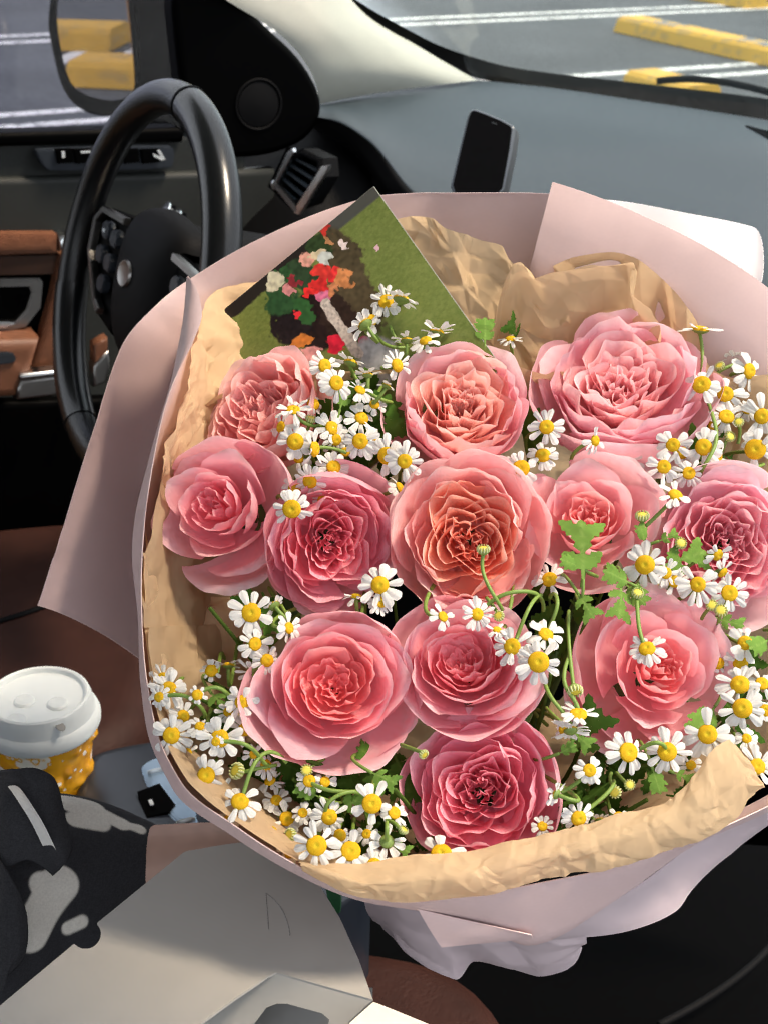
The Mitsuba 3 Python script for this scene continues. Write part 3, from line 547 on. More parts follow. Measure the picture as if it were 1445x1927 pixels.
R_ = [
 ('peach ruffled rose under the photo card, its heart turned left', 497, 768, 124, (-.42, .38, .82), 'quarter', (.82, .26, .20), (.84, .37, .33), (.88, .56, .52), 11, .006, None, [(10, .8, 1.0, .0, .25)]),
 ('pink rose at the left edge with a small dark heart and broad petals', 412, 958, 128, (-.30, .16, .94), 'spiral', (.66, .12, .16), (.81, .34, .38), (.88, .55, .57), 12, .0, ((.58, .07, .09), (.78, .26, .29), (.86, .48, .49)), [(35, .75, 1.05, .02, .10), (-80, .8, 1.02, -.1, .35), (100, .8, 1.02, .0, .1), (-20, .7, 1.0, .02, .15)]),
 ('coral and peach ruffled rose between the photo card and the largest rose', 868, 762, 138, (.04, .36, .93), 'quarter', (.80, .22, .22), (.82, .36, .40), (.88, .58, .60), 13, .0, ((.86, .30, .20), (.86, .42, .32), (.88, .62, .54)), [(-90, .8, 1.02, .0, .08), (-150, .7, 1.03, .0, .15)]),
 ('largest pink rose, at the top right, with a deep open bowl', 1176, 718, 156, (.04, .48, .87), 'quarter', (.80, .22, .27), (.84, .39, .45), (.89, .62, .65), 14, .0, ((.84, .26, .26), (.86, .44, .42), (.88, .64, .62)), [(-90, .95, 1.0, .10, .10), (170, .8, 1.02, .1, .1), (-30, .8, 1.02, .05, .12)]),
 ('coral orange ruffled rose in the centre of the bouquet', 880, 1006, 142, (-.02, .06, 1), 'quarter', (.84, .20, .10), (.83, .38, .36), (.89, .60, .55), 15, -.006, ((.86, .16, .06), (.87, .33, .19), (.89, .54, .42)), [(60, .85, 1.02, .02, .05), (-20, .8, 1.04, -.02, .12), (-120, .85, 1.0, .0, .15), (150, .8, 1.02, .05, .0)]),
 ('salmon pink rose with a swirled heart, right of the coral orange rose', 1110, 980, 128, (.02, .24, .97), 'spiral', (.78, .17, .17), (.83, .38, .39), (.89, .60, .60), 16, .0, ((.76, .14, .12), (.84, .36, .32), (.88, .56, .52)), [(60, .8, 1.05, .0, .12), (-90, .75, 1.0, .0, .1), (170, .7, 1.02, .0, .15)]),
 ('dark pink ruffled rose left of the coral orange rose', 624, 1022, 118, (.06, -.08, 1), 'quarter', (.68, .10, .15), (.74, .28, .35), (.82, .46, .52), 17, .008, ((.70, .09, .13), (.78, .24, .28), (.84, .42, .46)), [(80, .8, 1.06, .02, .0), (20, .7, 1.0, .0, .1), (-100, .9, 1.05, -.05, .12), (190, .7, 1.02, -.02, .1), (45, .7, 1.25, -.25, .1)]),
 ('bright pink ruffled rose cut off by the right edge of the photo', 1372, 1020, 134, (.05, -.02, 1), 'quarter', (.80, .15, .22), (.87, .46, .53), (.90, .64, .68), 18, .0, ((.87, .26, .32), (.86, .36, .38), (.89, .58, .60)), [(100, .8, 1.04, .0, .1), (180, .8, 1.0, .05, .15), (-90, .9, 1.06, -.05, .2)]),
 ('big pink cupped rose at the lower left, packed with many thin petals', 628, 1288, 138, (.03, .08, 1), 'cup', (.72, .13, .15), (.80, .31, .35), (.87, .50, .53), 19, -.004, ((.70, .10, .09), (.82, .29, .27), (.87, .46, .43)), [(205, .75, 1.10, -.02, .22), (-70, .95, 1.06, -.1, .25), (70, .8, 1.0, .1, -.02), (-20, .7, 1.05, -.1, .2)]),
 ('pink rose with a narrow oval heart above the frilly bottom rose', 874, 1252, 126, (-.06, .18, .97), 'cup', (.70, .13, .16), (.80, .31, .35), (.87, .50, .53), 20, -.002, ((.60, .08, .09), (.77, .26, .29), (.86, .46, .47)), [(-90, .9, .98, -.02, .22), (130, .8, 1.10, -.05, .15), (-25, .8, 1.05, -.15, .2)]),
 ('salmon pink rose at the lower right with a daisy hanging over its heart', 1228, 1256, 138, (.10, .12, .97), 'spiral', (.74, .14, .15), (.80, .33, .36), (.87, .52, .55), 21, .0, ((.76, .13, .11), (.82, .30, .28), (.87, .50, .47)), [(-90, .9, 1.02, -.05, .15), (160, .9, 1.05, .0, .05), (20, .8, 1.02, -.05, .2), (-140, .7, 1.1, -.3, .3)]),
 ('deep pink frilly rose at the bottom of the bouquet', 903, 1490, 134, (-.04, -.03, 1), 'quarter', (.66, .09, .17), (.74, .25, .34), (.84, .46, .53), 22, .014, ((.70, .09, .14), (.78, .24, .30), (.86, .46, .50)), [(10, .9, 1.08, -.05, .05), (-50, .8, 1.04, -.05, .1), (190, .7, 1.04, .0, .1), (60, .7, 1.06, .0, .05)]),
]
HEART = {12: (-.20, .10), 16: (.02, .12), 19: (.02, .02), 20: (-.08, .14), 21: (.20, .02), 11: (-.2, .05), 14: (0, -.1), 15: (.02, -.12)}
TURN = {11: (-0.48, 0.42, 0.8), 12: (-0.42, 0.2, 0.9), 13: (0.1, 0.5, 0.86), 14: (0.04, 0.6, 0.8), 15: (-0.02, 0.14, 1), 16: (0.02, 0.36, 0.93), 17: (0.14, -0.1, 1), 18: (0.18, 0.08, 0.98), 19: (0.05, 0.18, 0.98), 20: (-0.1, 0.3, 0.95), 21: (0.22, 0.2, 0.95), 22: (-0.1, 0.06, 1)}
for q in R_: rose(q[0], q[1] - .22 * q[3] * (TURN[q[9]][0] - q[4][0]) * -1, q[2] - .22 * q[3] * (TURN[q[9]][1] - q[4][1]), q[3], TURN[q[9]], q[5], q[6], q[7], q[8], q[9], off=q[10], inner=q[11], outer=q[12], heart=HEART.get(q[9], (0, 0)))

# ------------------------------------------------------------------ chamomile daisies
def disc_mesh(seed, conv):
    rs = np.random.RandomState(seed); nr, na = 17, 60
    k = np.arange(150); rr = np.sqrt((k + .5) / 150) * .97; aa = k * 2.39996
    from scipy.spatial import cKDTree
    tree = cKDTree(np.stack([rr * np.cos(aa), rr * np.sin(aa)], 1))
    V, C = [], []
    for i in range(nr):
        for j in range(na):
            r = i / (nr - 1); a = 2 * np.pi * j / na
            q = np.array([r * np.cos(a), r * np.sin(a)]); d = tree.query(q)[0]
            z = conv * math.sqrt(max(0, 1 - (.93 * r) ** 2)) - conv * .38 - .16 * math.exp(-(r / .22) ** 2)
            bm = max(0, 1 - (d / .055) ** 2)
            z += .05 * bm
            V.append((q[0], q[1], z))
            tip = np.array([.72, .46, .012]); low = np.array([.50, .26, .006]); mid = np.array([.60, .46, .02])
            col = low + (tip - low) * (.35 + .65 * bm); w = math.exp(-(r / .35) ** 2)
            C.append(col * (1 - w) + mid * w * (.85 + .15 * bm))
    V = np.array(V); V[(nr - 1) * na:, 2] -= .12
    i, j = np.meshgrid(np.arange(nr - 1), np.arange(na), indexing='ij')
    p = (i * na + j).ravel(); q = (i * na + (j + 1) % na).ravel()
    return (V, np.vstack([np.stack([p, p + na, q + na], 1), np.stack([p, q + na, q], 1)])), np.array(C)
def daisy_petal(seed, droop, width, twist):
    rs = np.random.RandomState(seed)
    nu, nv = 7, 9
    u, v = np.meshgrid(np.linspace(-1, 1, nu), np.linspace(0, 1, nv), indexing='ij')
    w = width * (.45 + .55 * np.sin(np.clip(v * 1.15, 0, 1) * np.pi / 2)) * np.sqrt(np.clip(1 - np.clip((v - .72) / .285, 0, 1) ** 2.2, .0, 1))
    L = .34 + .66 * v * (1 - .045 * np.exp(-(u / .3) ** 2) * (v > .9))
    z = -.02 + .16 * droop[0] * v - droop[1] * .30 * v ** 2 + .020 * np.cos(u * np.pi * 2.0) * v - .05 * u ** 2
    y = u * w; z = z + twist * u * .08 * v
    P = np.stack([L, y + .02 * rs.randn() * v, z], -1)
    col = np.ones(P.shape) * np.array([.77, .77, .745]); col *= (1 - .06 * (1 - np.abs(np.cos(u * np.pi * 1.5))))[..., None]
    g = np.clip(1 - v / .22, 0, 1)[..., None]; col = col * (1 - .35 * g) + np.array([.75, .78, .40]) * .35 * g
    return (P.reshape(-1, 3), grid_faces(nu, nv)), col.reshape(-1, 3)
DISCS = [mikit.ply(m, 'disc_mat', smooth=True, color=c) for m, c in (disc_mesh(s_, cv) for s_, cv in ((1, .55), (2, .75), (3, .45)))]
PETALS = [mikit.ply(m, 'daisy_mat', smooth=True, color=c) for m, c in (daisy_petal(10 + k, dr_, wd, tw) for k, (dr_, wd, tw) in enumerate([((0, .25), .180, 0), ((.3, .5), .165, .8), ((.6, .2), .19, -.6), ((-.2, .45), .175, .5), ((.2, -.1), .155, -.9), ((0, .8), .18, .3)]))]
cm = lathe([(.02, -.30), (.10, -.28), (.30, -.20), (.42, -.10), (.43, -.03), (.36, .0)], 20)
CALYX = mikit.ply(cm, 'stem_mat', smooth=True, color=np.tile((.16, .24, .05), (len(cm[0]), 1)))
STEMC = (.17, .27, .05)
def stem_of(t, pts, rad=.0011, col=STEMC):
    m = tube(smooth3(pts, 26) if len(pts) > 2 else np.asarray(pts), rad, 7)
    put('stem', m, 'stem_mat', t, smooth=True, color=np.tile(col, (len(m[0]), 1)))
def daisy(x, y, D, n, off, np_, rs, droop=0.0, ratio=None, path=None):
    t = thing('chamomile_daisy', '', 'daisy', 'chamomile daisies of the bouquet')
    d = bloom_dist(x, y) - .013 + off * .01; s_ = 1.02 * D / 2 * d / F
    Z = img_dir(x, y, n); X, Y, Z = frame(Z, UPV); o = at(x, y, d)
    rt = ratio or rs.uniform(.36, .44)
    put('disc', DISCS[rs.randint(3)], None, t, M=mat4(X, Y, Z, o, 1) @ np.diag([s_ * rt, s_ * rt, s_ * rt, 1]))
    a0 = rs.uniform(0, 6.28)
    gone = set(rs.choice(np_, [0, 0, 1, 2, 3, 4][rs.randint(6)], replace=False)) if np_ > 9 else set()
    for k in range(np_):
        if k in gone: continue
        a = a0 + 2 * math.pi * k / np_ + rs.randn() * .07
        lift = droop + .17 * rs.randn() + (.05 if k % 2 else -.05)
        c_, s__ = math.cos(a), math.sin(a); ca, sa = math.cos(lift), math.sin(lift)
        Rm = np.array([[c_, -s__, 0], [s__, c_, 0], [0, 0, 1]]) @ np.array([[ca, 0, -sa], [0, 1, 0], [sa, 0, ca]])
        L = np.eye(4); L[:3, :3] = Rm * s_ * np.array([rs.uniform(.84, 1.10), rs.uniform(.78, 1.14) * 13 / max(np_, 11), 1])
        L[2, 3] = .004 * s_ * k
        W = mat4(X, Y, Z, o) @ L
        put('petal', PETALS[rs.randint(len(PETALS))], None, t, M=W)
    put('calyx', CALYX, None, t, M=mat4(X, Y, Z, o) @ np.diag([s_ * rt * 2.2, s_ * rt * 2.2, s_ * .9, 1]))
    b0 = o - Z * s_ * .25
    if path: pts = [b0] + [at(px, py, bloom_dist(px, py) - .010 + q * .01) for px, py, q in path]
    else:
        i = min(range(12), key=lambda i: math.hypot(x - R_[i][1], y - R_[i][2]) - R_[i][3]); q = R_[i]; v = np.array([x - q[1], q[2] - y]); r_ = np.linalg.norm(v)
        push = max(0, q[3] * 1.15 - r_) * d / F; side = (v[0] * RGT + v[1] * UPV) / (r_ + 1e-6) * push
        pts = [b0, b0 - Z * .008 + FWD * .004 + side * .4, b0 + FWD * .030 + side, b0 + FWD * .075 + side * 1.2 - UPV * .01]
    stem_of(t, pts)
    return t
D_ = '''726 566 70 -.2 .5 .8 3|755 562 74 .2 .85 -.35 2|701 602 60 .5 .0 .6 3|687 610 72 -.4 .5 -.45 2|765 640 56 0 .85 -.35 3|822 624 70 .2 .85 -.2 3|800 640 62 -.2 .6 .4 2
612 688 64 .5 .1 .75 1|660 682 64 .2 .8 -.3 2|634 720 74 .35 .15 .85 0|692 705 54 0 .85 -.3 2|748 687 64 .6 .2 .65 2|728 727 34 .3 .6 -.3 2|678 733 58 .3 .6 .5 2|552 770 70 0 .78 .55 -1.5|681 786 72 .3 .5 .75 1
626 805 68 .5 .3 .75 .5|556 831 74 .05 0 1 -.5|528 803 62 -.7 .2 .5 1|593 845 70 .85 0 .4 0|633 828 62 .5 -.2 .75 1|678 830 74 0 0 1 -.5|727 858 80 -.1 -.2 .95 0|761 868 74 .05 -.1 1 -1|628 878 66 .1 .3 .9 1
583 907 70 -.2 -.4 .8 0|554 920 56 0 .4 .8 1|549 958 82 -.1 -.1 1 -.8|753 918 58 .8 .4 .25 2|562 862 54 .1 .2 .9 2|705 822 64 .85 .2 .3 1|1318 618 80 .12 .97 .12 0|1386 682 54 .2 .5 -.7 2|1411 698 78 .75 .1 .6 0
1320 723 86 -.1 .35 .9 -1|1365 741 82 .1 .2 .95 0|1367 783 68 .2 .5 .8 .5|1434 783 82 .2 0 .95 0|1421 845 92 -.05 .1 1 -.5|1266 837 72 0 .1 1 -.5|1324 841 78 .1 .1 1 0|1249 878 70 .1 .15 1 0|1296 890 60 .1 .2 .95 .5
1352 862 66 .75 -.2 .35 1|1183 868 60 0 .3 .9 2.5|1271 931 68 .35 .7 .6 -1.5|1283 852 54 .1 0 .9 1.5|1028 803 74 0 .2 1 -1|1120 829 60 .75 .05 .6 -.5|980 881 74 0 0 1 0|953 897 58 -.5 -.2 .8 .5|1021 856 66 0 .5 .8 1
1033 1090 70 -.2 .3 .8 2|834 1160 58 .6 .3 .7 -.5|898 1156 64 .3 .15 .9 -.8|935 1185 48 .2 .7 .5 -.8|963 1217 82 -.2 0 1 -1|1013 1246 94 0 .05 1 -1.5|1027 1193 78 .3 .6 .7 -1|1088 1343 76 .1 .75 .6 -.5|1073 1374 76 -.1 .75 -.35 0
1213 1063 90 -.1 0 1 -.8|1253 1078 56 .4 0 .85 0|1269 1094 64 -.1 .2 .95 .3|1313 1100 80 0 0 1 -.6|1351 1045 58 .6 -.4 .6 -1|1373 1116 74 .25 .1 .95 -.6|1360 1078 58 .55 -.5 .3 -.5|1217 1220 76 -.1 .55 .8 -1.8
1402 1210 72 .1 .1 .95 0|1393 1248 70 0 .4 .85 .6|1392 1288 90 -.05 .35 .9 -.3|1397 1333 90 0 .1 1 -.8|1331 1382 100 0 .05 1 -.5|1255 1415 88 .05 .05 1 0|1183 1416 86 .45 .05 .85 -.2|1425 1442 82 .3 .2 .9 .3|1434 1286 60 .2 .4 .85 1
1440 1337 42 .1 .2 .9 .5|1109 1450 60 .1 .1 1 -.5|1046 1495 52 -.6 .3 -.4 -.5|1089 1541 70 .35 -.25 .85 0|1130 1546 42 0 .6 -.4 1.5|700 1513 88 0 .05 1 -.8|596 1592 88 0 0 1 -1|660 1602 86 0 .15 1 -.2|704 1630 76 0 .1 1 0
830 1606 92 0 .5 .85 .5|620 1538 72 .1 -.1 .95 1|540 1541 70 0 .1 .9 2.5|582 1470 56 -.1 .1 .9 1.5|612 1472 54 .2 .1 .9 2|728 1585 72 0 -.3 -.9 .5|513 1564 36 .3 .4 .6 .8|742 1530 62 .3 .2 .8 1.5|520 1506 58 -.1 .3 .8 3
500 1440 58 .4 .3 .8 2.5|508 1470 54 -.3 .5 .5 3|323 1384 86 -.05 0 1 -.5|414 1390 86 0 .05 1 -.5|388 1460 78 -.1 0 1 -.3|452 1508 82 .05 .5 .85 -.6|377 1367 54 0 .6 .7 -.2|406 1396 30 -.2 .1 .9 -1.8|461 1373 64 .2 .1 .9 1
345 1348 58 .2 .2 .9 .8|418 1492 54 -.2 .2 .8 1|455 1530 48 .1 -.2 .9 .8|473 1153 86 0 .05 1 -.3|481 1212 66 .4 0 .9 .3|545 1182 58 .7 .1 .65 .2|503 1243 58 .2 0 .95 .8|430 1252 58 0 .9 -.1 3|475 1264 62 -.2 .5 -.6 1.5
516 1140 42 -.4 .5 -.5 .5|455 1322 68 -.2 .1 .95 .5|306 1275 54 -.3 .3 .85 .5|318 1297 76 0 .1 .95 0|299 1312 48 -.5 0 .85 -.6|372 1308 38 .2 .2 .85 -.8|715 1101 86 0 0 1 -.2|717 1133 56 .2 .5 .75 .5|670 1122 54 0 .8 .2 1
960 637 48 -.1 .8 .3 3.5|1095 596 48 0 .85 -.2 3.5|1060 1372 40 -.5 .2 .7 1.5|1343 905 50 .4 .2 .8 2.2|1235 1108 50 .2 .3 .8 2'''
PATHS = {(1320, 723): [(1330, 750, .2), (1343, 790, -.6), (1346, 835, -.8), (1332, 865, -.5), (1318, 895, 1.5)], (1318, 618): [(1320, 650, .2), (1320, 700, 1.0)], (1271, 931): [(1258, 948, -.8), (1215, 990, .6)],
         (898, 1156): [(915, 1140, -.2), (945, 1120, -.8), (985, 1113, -.8), (1012, 1120, 0), (1022, 1150, 1.5)], (963, 1217): [(976, 1190, -.4), (990, 1155, -.8), (1006, 1128, -.4), (1018, 1120, .5)],
         (1027, 1193): [(1038, 1170, -.3), (1048, 1140, -.8), (1046, 1122, -.4), (1034, 1126, 1)], (1073, 1374): [(1060, 1342, -.3), (1040, 1318, -.3), (1026, 1290, .3), (1018, 1262, 1.5)],
         (1088, 1343): [(1080, 1318, -.6), (1064, 1292, -.6), (1062, 1262, -.4), (1072, 1230, .4)], (1217, 1220): [(1206, 1198, -1.9), (1199, 1150, -1.5), (1197, 1115, -.8), (1205, 1095, .5)],
         (452, 1508): [(462, 1482, -.6), (474, 1448, -.6), (490, 1424, -.2), (540, 1436, 1.2)], (406, 1396): [(430, 1396, -1.6), (462, 1402, -1.4), (485, 1420, -.5), (505, 1440, 1)],
         (299, 1312): [(320, 1309, -.8), (350, 1311, -.8), (372, 1325, -.3), (385, 1350, 1)], (372, 1308): [(382, 1300, -.6), (405, 1294, -.4), (428, 1306, .2), (440, 1325, 1.2)], (582, 1470): [(610, 1485, .8), (670, 1490, 1.2)],
         (620, 1538): [(616, 1515, .4), (640, 1496, .4), (675, 1494, 1)], (830, 1612): [(812, 1580, .2), (788, 1540, 0), (768, 1480, .3)], (1109, 1450): [(1092, 1468, -.2), (1055, 1492, .3)], (1089, 1541): [(1100, 1528, .3), (1135, 1500, .3), (1155, 1470, 1)],
         (660, 682): [(668, 708, .8), (690, 735, .5), (737, 757, 1.4)], (701, 602): [(706, 628, 1.8), (730, 650, 1.5), (768, 653, 2)], (726, 566): [(733, 600, 2.5), (738, 625, 2), (752, 648, 2.5)], (755, 562): [(780, 580, 1.6), (796, 605, 2), (803, 640, 3)],
         (593, 845): [(612, 842, .5), (652, 852, 1)], (1255, 1415): [(1238, 1398, -.8), (1204, 1410, .2)], (822, 624): [(812, 650, 2.5), (806, 672, 3.5)], (1386, 682): [(1370, 690, 1), (1345, 706, 1.5), (1335, 730, 2)]}
rsd = np.random.RandomState(5); DAISY = []
D_ += '|' + '|'.join('%d %d %d %.2f %.2f .9 %.1f' % q for q in [(352, 1418, 48, -.3, .1, .8), (430, 1340, 50, .1, .4, 1.2), (398, 1262, 44, -.2, .3, 2.0), (478, 1420, 46, .2, .2, 1.4), (430, 1542, 46, -.1, .3, .8), (545, 1606, 48, -.2, .2, .6), (570, 1530, 46, .1, .2, 2), (640, 1572, 44, .2, .3, 1.2), (690, 1570, 46, -.2, .2, 1.6),
    (1020, 1555, 46, .1, .3, 1.6), (1165, 1540, 44, .2, .2, 1.4), (1300, 1440, 48, .1, .3, 1.2), (1405, 1390, 50, .2, .2, .8), (1350, 1248, 44, -.2, .4, 1.6), (1405, 770, 48, .2, .3, 1.4), (1345, 800, 44, 0, .3, 1.6), (1445, 740, 52, .3, .3, .8), (590, 760, 44, .3, .4, 1.4), (650, 850, 46, 0, .3, 1.8), (705, 760, 46, .2, .5, 1.2), (610, 940, 44, .2, .2, 1.6)])
for row in D_.replace('\n', '|').split('|'):
    v = [float(q) for q in row.split()]
    small = v[2] < 45
    if v[1] < 740 and v[0] < 900: v[6] -= 2.5
    k = daisy(v[0], v[1], v[2], v[3:6], v[6], rsd.randint(10, 15) if not small else 12, rsd, droop=(-.25 if v[5] > 0 else .15) * rsd.rand() + (.1 if v[4] > .6 else 0), ratio=.56 if small else None, path=PATHS.get((int(v[0]), int(v[1]))))
    DAISY.append((k, v))

# buds
def bud(x, y, D, n, off, path, opened=.3):
    t = thing('chamomile_bud', '', 'flower bud', 'chamomile buds of the bouquet'); d = bloom_dist(x, y) - .013 + off * .01; s_ = D / 2 * d / F
    Z = img_dir(x, y, n); X, Y, Z = frame(Z, UPV); o = at(x, y, d); M = mat4(X, Y, Z, o, s_)
    m = lathe([(.0, -.8), (.45, -.72), (.85, -.35), (.98, .1), (.82, .42), (.5, .55), (0, .5)], 22)
    c = np.repeat(np.array([(.13, .22, .05), (.16, .26, .06), (.20, .30, .07), (.30, .36, .09), (.52, .50, .10), (.58, .48, .05), (.58, .48, .05)]), 22, 0)
    put('head', m, 'stem_mat', t, smooth=True, M=M, color=c)
    P, fs = [], []
    for k in range(13):
        a = 2 * math.pi * k / 13
        q = tube([(.95 * math.cos(a), .95 * math.sin(a), -.1), (1.0 * math.cos(a), 1.0 * math.sin(a), .35), (.8 * math.cos(a), .8 * math.sin(a), .66 + opened * .3)], [.13, .15, .08], 6)
        P.append(q)
    m = cat_mesh(P); put('closed_petals', (m.vertices, m.faces), 'daisy_mat', t, smooth=True, M=M, color=np.tile((.62, .66, .34), (len(m.vertices), 1)))
    stem_of(t, [o - Z * s_ * .7] + [at(px, py, bloom_dist(px, py) - .010 + q * .01) for px, py, q in path], .001)
    return t
B_ = [(1208, 973, 25, (0, .85, .5), -.8, [(1206, 990, -.5), (1212, 1015, .5)]), (1280, 1023, 22, (.3, .3, .9), -.4, [(1268, 1042, -.2), (1255, 1070, .8)]), (909, 1036, 24, (0, .9, .35), -1.6, [(907, 1065, -1.4), (920, 1105, -1.2), (945, 1148, -.2)]),
      (1104, 1066, 14, (.2, .7, .6), -.8, [(1098, 1082, -.6), (1094, 1105, 0)]), (939, 1160, 20, (-.3, .3, .9), -.6, [(930, 1145, -.2), (915, 1125, .5)]), (1081, 1298, 28, (.2, -.75, .5), -.4, [(1076, 1270, -.4), (1070, 1210, 0), (1070, 1150, 1)]),
      (1339, 1140, 22, (.1, .3, .9), 0, [(1330, 1150, .5), (1320, 1165, 1.5)]), (1356, 1150, 24, (.1, .3, .8), -.2, [(1352, 1170, .4), (1345, 1190, 1.5)]), (796, 1419, 18, (.5, -.5, .6), -1.2, [(780, 1411, -.9), (755, 1402, .6)]),
      (1199, 1118, 22, (.2, .6, .7), -1, [(1192, 1105, -.4), (1180, 1100, .5)]), (1184, 1478, 20, (.2, .2, .9), 1, [(1172, 1468, 1.2), (1160, 1455, 2)]), (448, 1452, 30, (-.6, .2, .6), 1, [(480, 1448, .8), (520, 1440, 1.6)]),
      (1355, 690, 18, (-.3, .6, .6), 1.4, [(1350, 705, 1.6), (1345, 725, 2)]), (1390, 795, 18, (0, .4, .8), -.2, [(1392, 812, .4), (1388, 835, 1.2)]), (1372, 822, 20, (.5, .3, .7), .6, [(1362, 840, 1), (1350, 865, 2)]), (585, 790, 20, (.2, .8, .4), .2, [(580, 806, .6), (570, 830, 1.5)]),
      (758, 1564, 18, (.5, .6, .4), .2, [(745, 1552, .4), (725, 1545, 1)]), (548, 1572, 24, (-.6, .1, .7), 1.2, [(530, 1570, 1.4), (520, 1560, 2)]), (1157, 1490, 24, (-.2, -.2, .9), 1.2, [(1150, 1475, 1.4), (1150, 1455, 2)]), (577, 1450, 22, (.1, .1, .9), 1.6, [(590, 1440, 2), (610, 1430, 3)])]
BUDS = [(bud(*q), q) for q in B_]

# ------------------------------------------------------------------ leaves
def leaf_shape(seed, lobes=3):
    rs = np.random.RandomState(seed); parts = []
    def blob(c, a, L, W, teeth=5):
        t = np.linspace(0, 1, 22); w = W * np.sin(np.pi * np.clip(t, 0, 1) ** .8) ** .7 * (1 + .24 * np.sin(t * teeth * 2 * np.pi + rs.rand() * 6))
        top = np.stack([t * L, w], 1); bot = np.stack([t * L, -w * rs.uniform(.85, 1.1)], 1)[::-1]
        p = np.vstack([top, bot]); ca, sa = math.cos(a), math.sin(a)
        return Polygon(np.stack([c[0] + p[:, 0] * ca - p[:, 1] * sa, c[1] + p[:, 0] * sa + p[:, 1] * ca], 1)).buffer(0)
    parts.append(blob((.42, 0), 0, .58, .14, 4)); parts.append(Polygon([(0, .02), (.6, .035), (.6, -.035), (0, -.02)]))
    for k in range(lobes):
        x = .18 + .5 * k / max(lobes - 1, 1)
        for s_ in (-1, 1): parts.append(blob((x, 0), s_ * rs.uniform(.7, .95), .46 - .07 * abs(k - 1), .105, 4))
    g = shapely.union_all(parts).buffer(.012).buffer(-.006).simplify(.008)
    g = max(getattr(g, 'geoms', [g]), key=lambda q: q.area)
    v, f = trimesh.creation.triangulate_polygon(Polygon(g.exterior), engine='earcut')
    m = trimesh.Trimesh(np.c_[v, np.zeros(len(v))], f, process=False)
    m = m.subdivide_to_size(.09)
    P = np.array(m.vertices); P[:, 2] = .10 * np.sin(P[:, 0] * 2.6) - .35 * P[:, 1] ** 2 + .05 * (meshkit.noise(P * 6 + seed, 1) - .5)
    c = np.array([.075, .17, .028]) * (.8 + .4 * meshkit.noise(P * 4 + seed, 2)[:, None]); ve = np.exp(-(P[:, 1] / .02) ** 2)[:, None]
    return (P, np.array(m.faces)), c * (1 - .4 * ve) + np.array([.16, .28, .07]) * .4 * ve
LEAFM = [leaf_shape(k, 3 if k % 2 else 2) for k in range(6)]
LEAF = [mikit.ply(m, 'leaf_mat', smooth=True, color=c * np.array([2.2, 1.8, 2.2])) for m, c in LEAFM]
L_ = [(1097, 1090, 1092, 980, -1.2, 'lobed green leaf standing up in front of the salmon pink swirled rose'), (1092, 1070, 1052, 1052, -1.2, 'small green leaf lying over the left lower side of the salmon pink swirled rose'), (1088, 1118, 1118, 1166, -.4, 'green leaf under the salmon pink swirled rose, hanging straight down'),
      (1185, 1098, 1132, 1074, -.6, 'green leaf pointing left from the big open daisy right of centre'), (1168, 1105, 1162, 1168, -.6, 'drooping green leaf between the salmon pink rose and the lower right rose'), (1178, 1100, 1215, 1140, 0, 'green leaf below the big open daisy right of centre'),
      (1245, 1066, 1328, 1040, .2, 'broad bright green leaf behind a yellow bud, right of centre'), (1212, 1022, 1202, 985, -.3, 'narrow green leaf under the small yellow bud beside the salmon pink rose'), (1240, 1018, 1276, 1004, .4, 'small green leaf left of the bright pink rose at the right edge'),
      (912, 648, 912, 598, .8, 'small green leaf standing behind the top of the coral and peach rose'), (700, 1455, 748, 1478, .3, 'green lobed leaf right under the big cupped rose'), (1228, 1448, 1243, 1496, .8, 'dark green leaf under the daisies at the lower right'), (1268, 1455, 1305, 1470, .8, 'dark green leaf tucked above the tissue fold at the right'),
      (1345, 1330, 1300, 1385, 1.4, 'dark green leaf at the lower right edge of the salmon pink rose with a daisy'), (1070, 1372, 1112, 1408, 1.6, 'dark green leaf below the nodding daisies'), (1052, 1418, 1085, 1402, 1.4, 'small dark leaf above the frilly bottom rose at its right'), (398, 1305, 432, 1345, 2.0, 'dark green leaf in the shade beside the left daisies'),
      (600, 1500, 555, 1478, 2.2, 'dark green leaf under the left side of the big cupped rose'), (640, 1520, 700, 1500, 1.6, 'dark green leaf left of the open daisy under the cupped rose'), (1445, 1205, 1408, 1222, -.6, 'green leaf lying across a daisy at the right edge'), (1350, 1165, 1400, 1180, 1.6, 'green leaf below the bright pink rose at the right edge'),
      (640, 770, 655, 724, .2, 'small green leaf right of the peach rose'), (735, 1590, 772, 1606, 1.2, 'green leaf deep among the bottom daisies'), (1420, 880, 1370, 895, 1.2, 'green leaf above the bright pink rose at the right edge')]
for i, (x0, y0, x1, y1, off, txt) in enumerate(L_):
    a, b = at(x0, y0, bloom_dist(x0, y0) - .012 + off * .01), at(x1, y1, bloom_dist(x1, y1) - .016 + off * .01)
    X = nrm(b - a); Z = nrm(-FWD + .35 * UPV + .3 * math.sin(i * 2.1) * RGT); Z = nrm(Z - (Z @ X) * X); L = np.linalg.norm(b - a)
    t = thing('green_leaf', txt, 'leaf', 'leaves of the bouquet')
    put('blade', LEAF[i % 6], None, t, M=mat4(X, np.cross(Z, X) * 1.05, Z, a, L))
    stem_of(t, [a, a - X * .008 + FWD * .004, a - X * .01 + FWD * .03], .0009)
def blocked(pts):
    q = np.asarray(pts) - EYE; d = q @ FWD; px, py = CX + F * (q @ RGT) / d, CY - F * (q @ UPV) / d
    return any(((np.hypot(px - r[1], py - r[2]) < r[3] * 1.05) & (d < bloom_dist(r[1], r[2]) + .075) & (d > bloom_dist(r[1], r[2]) - .02)).any() for r in R_)
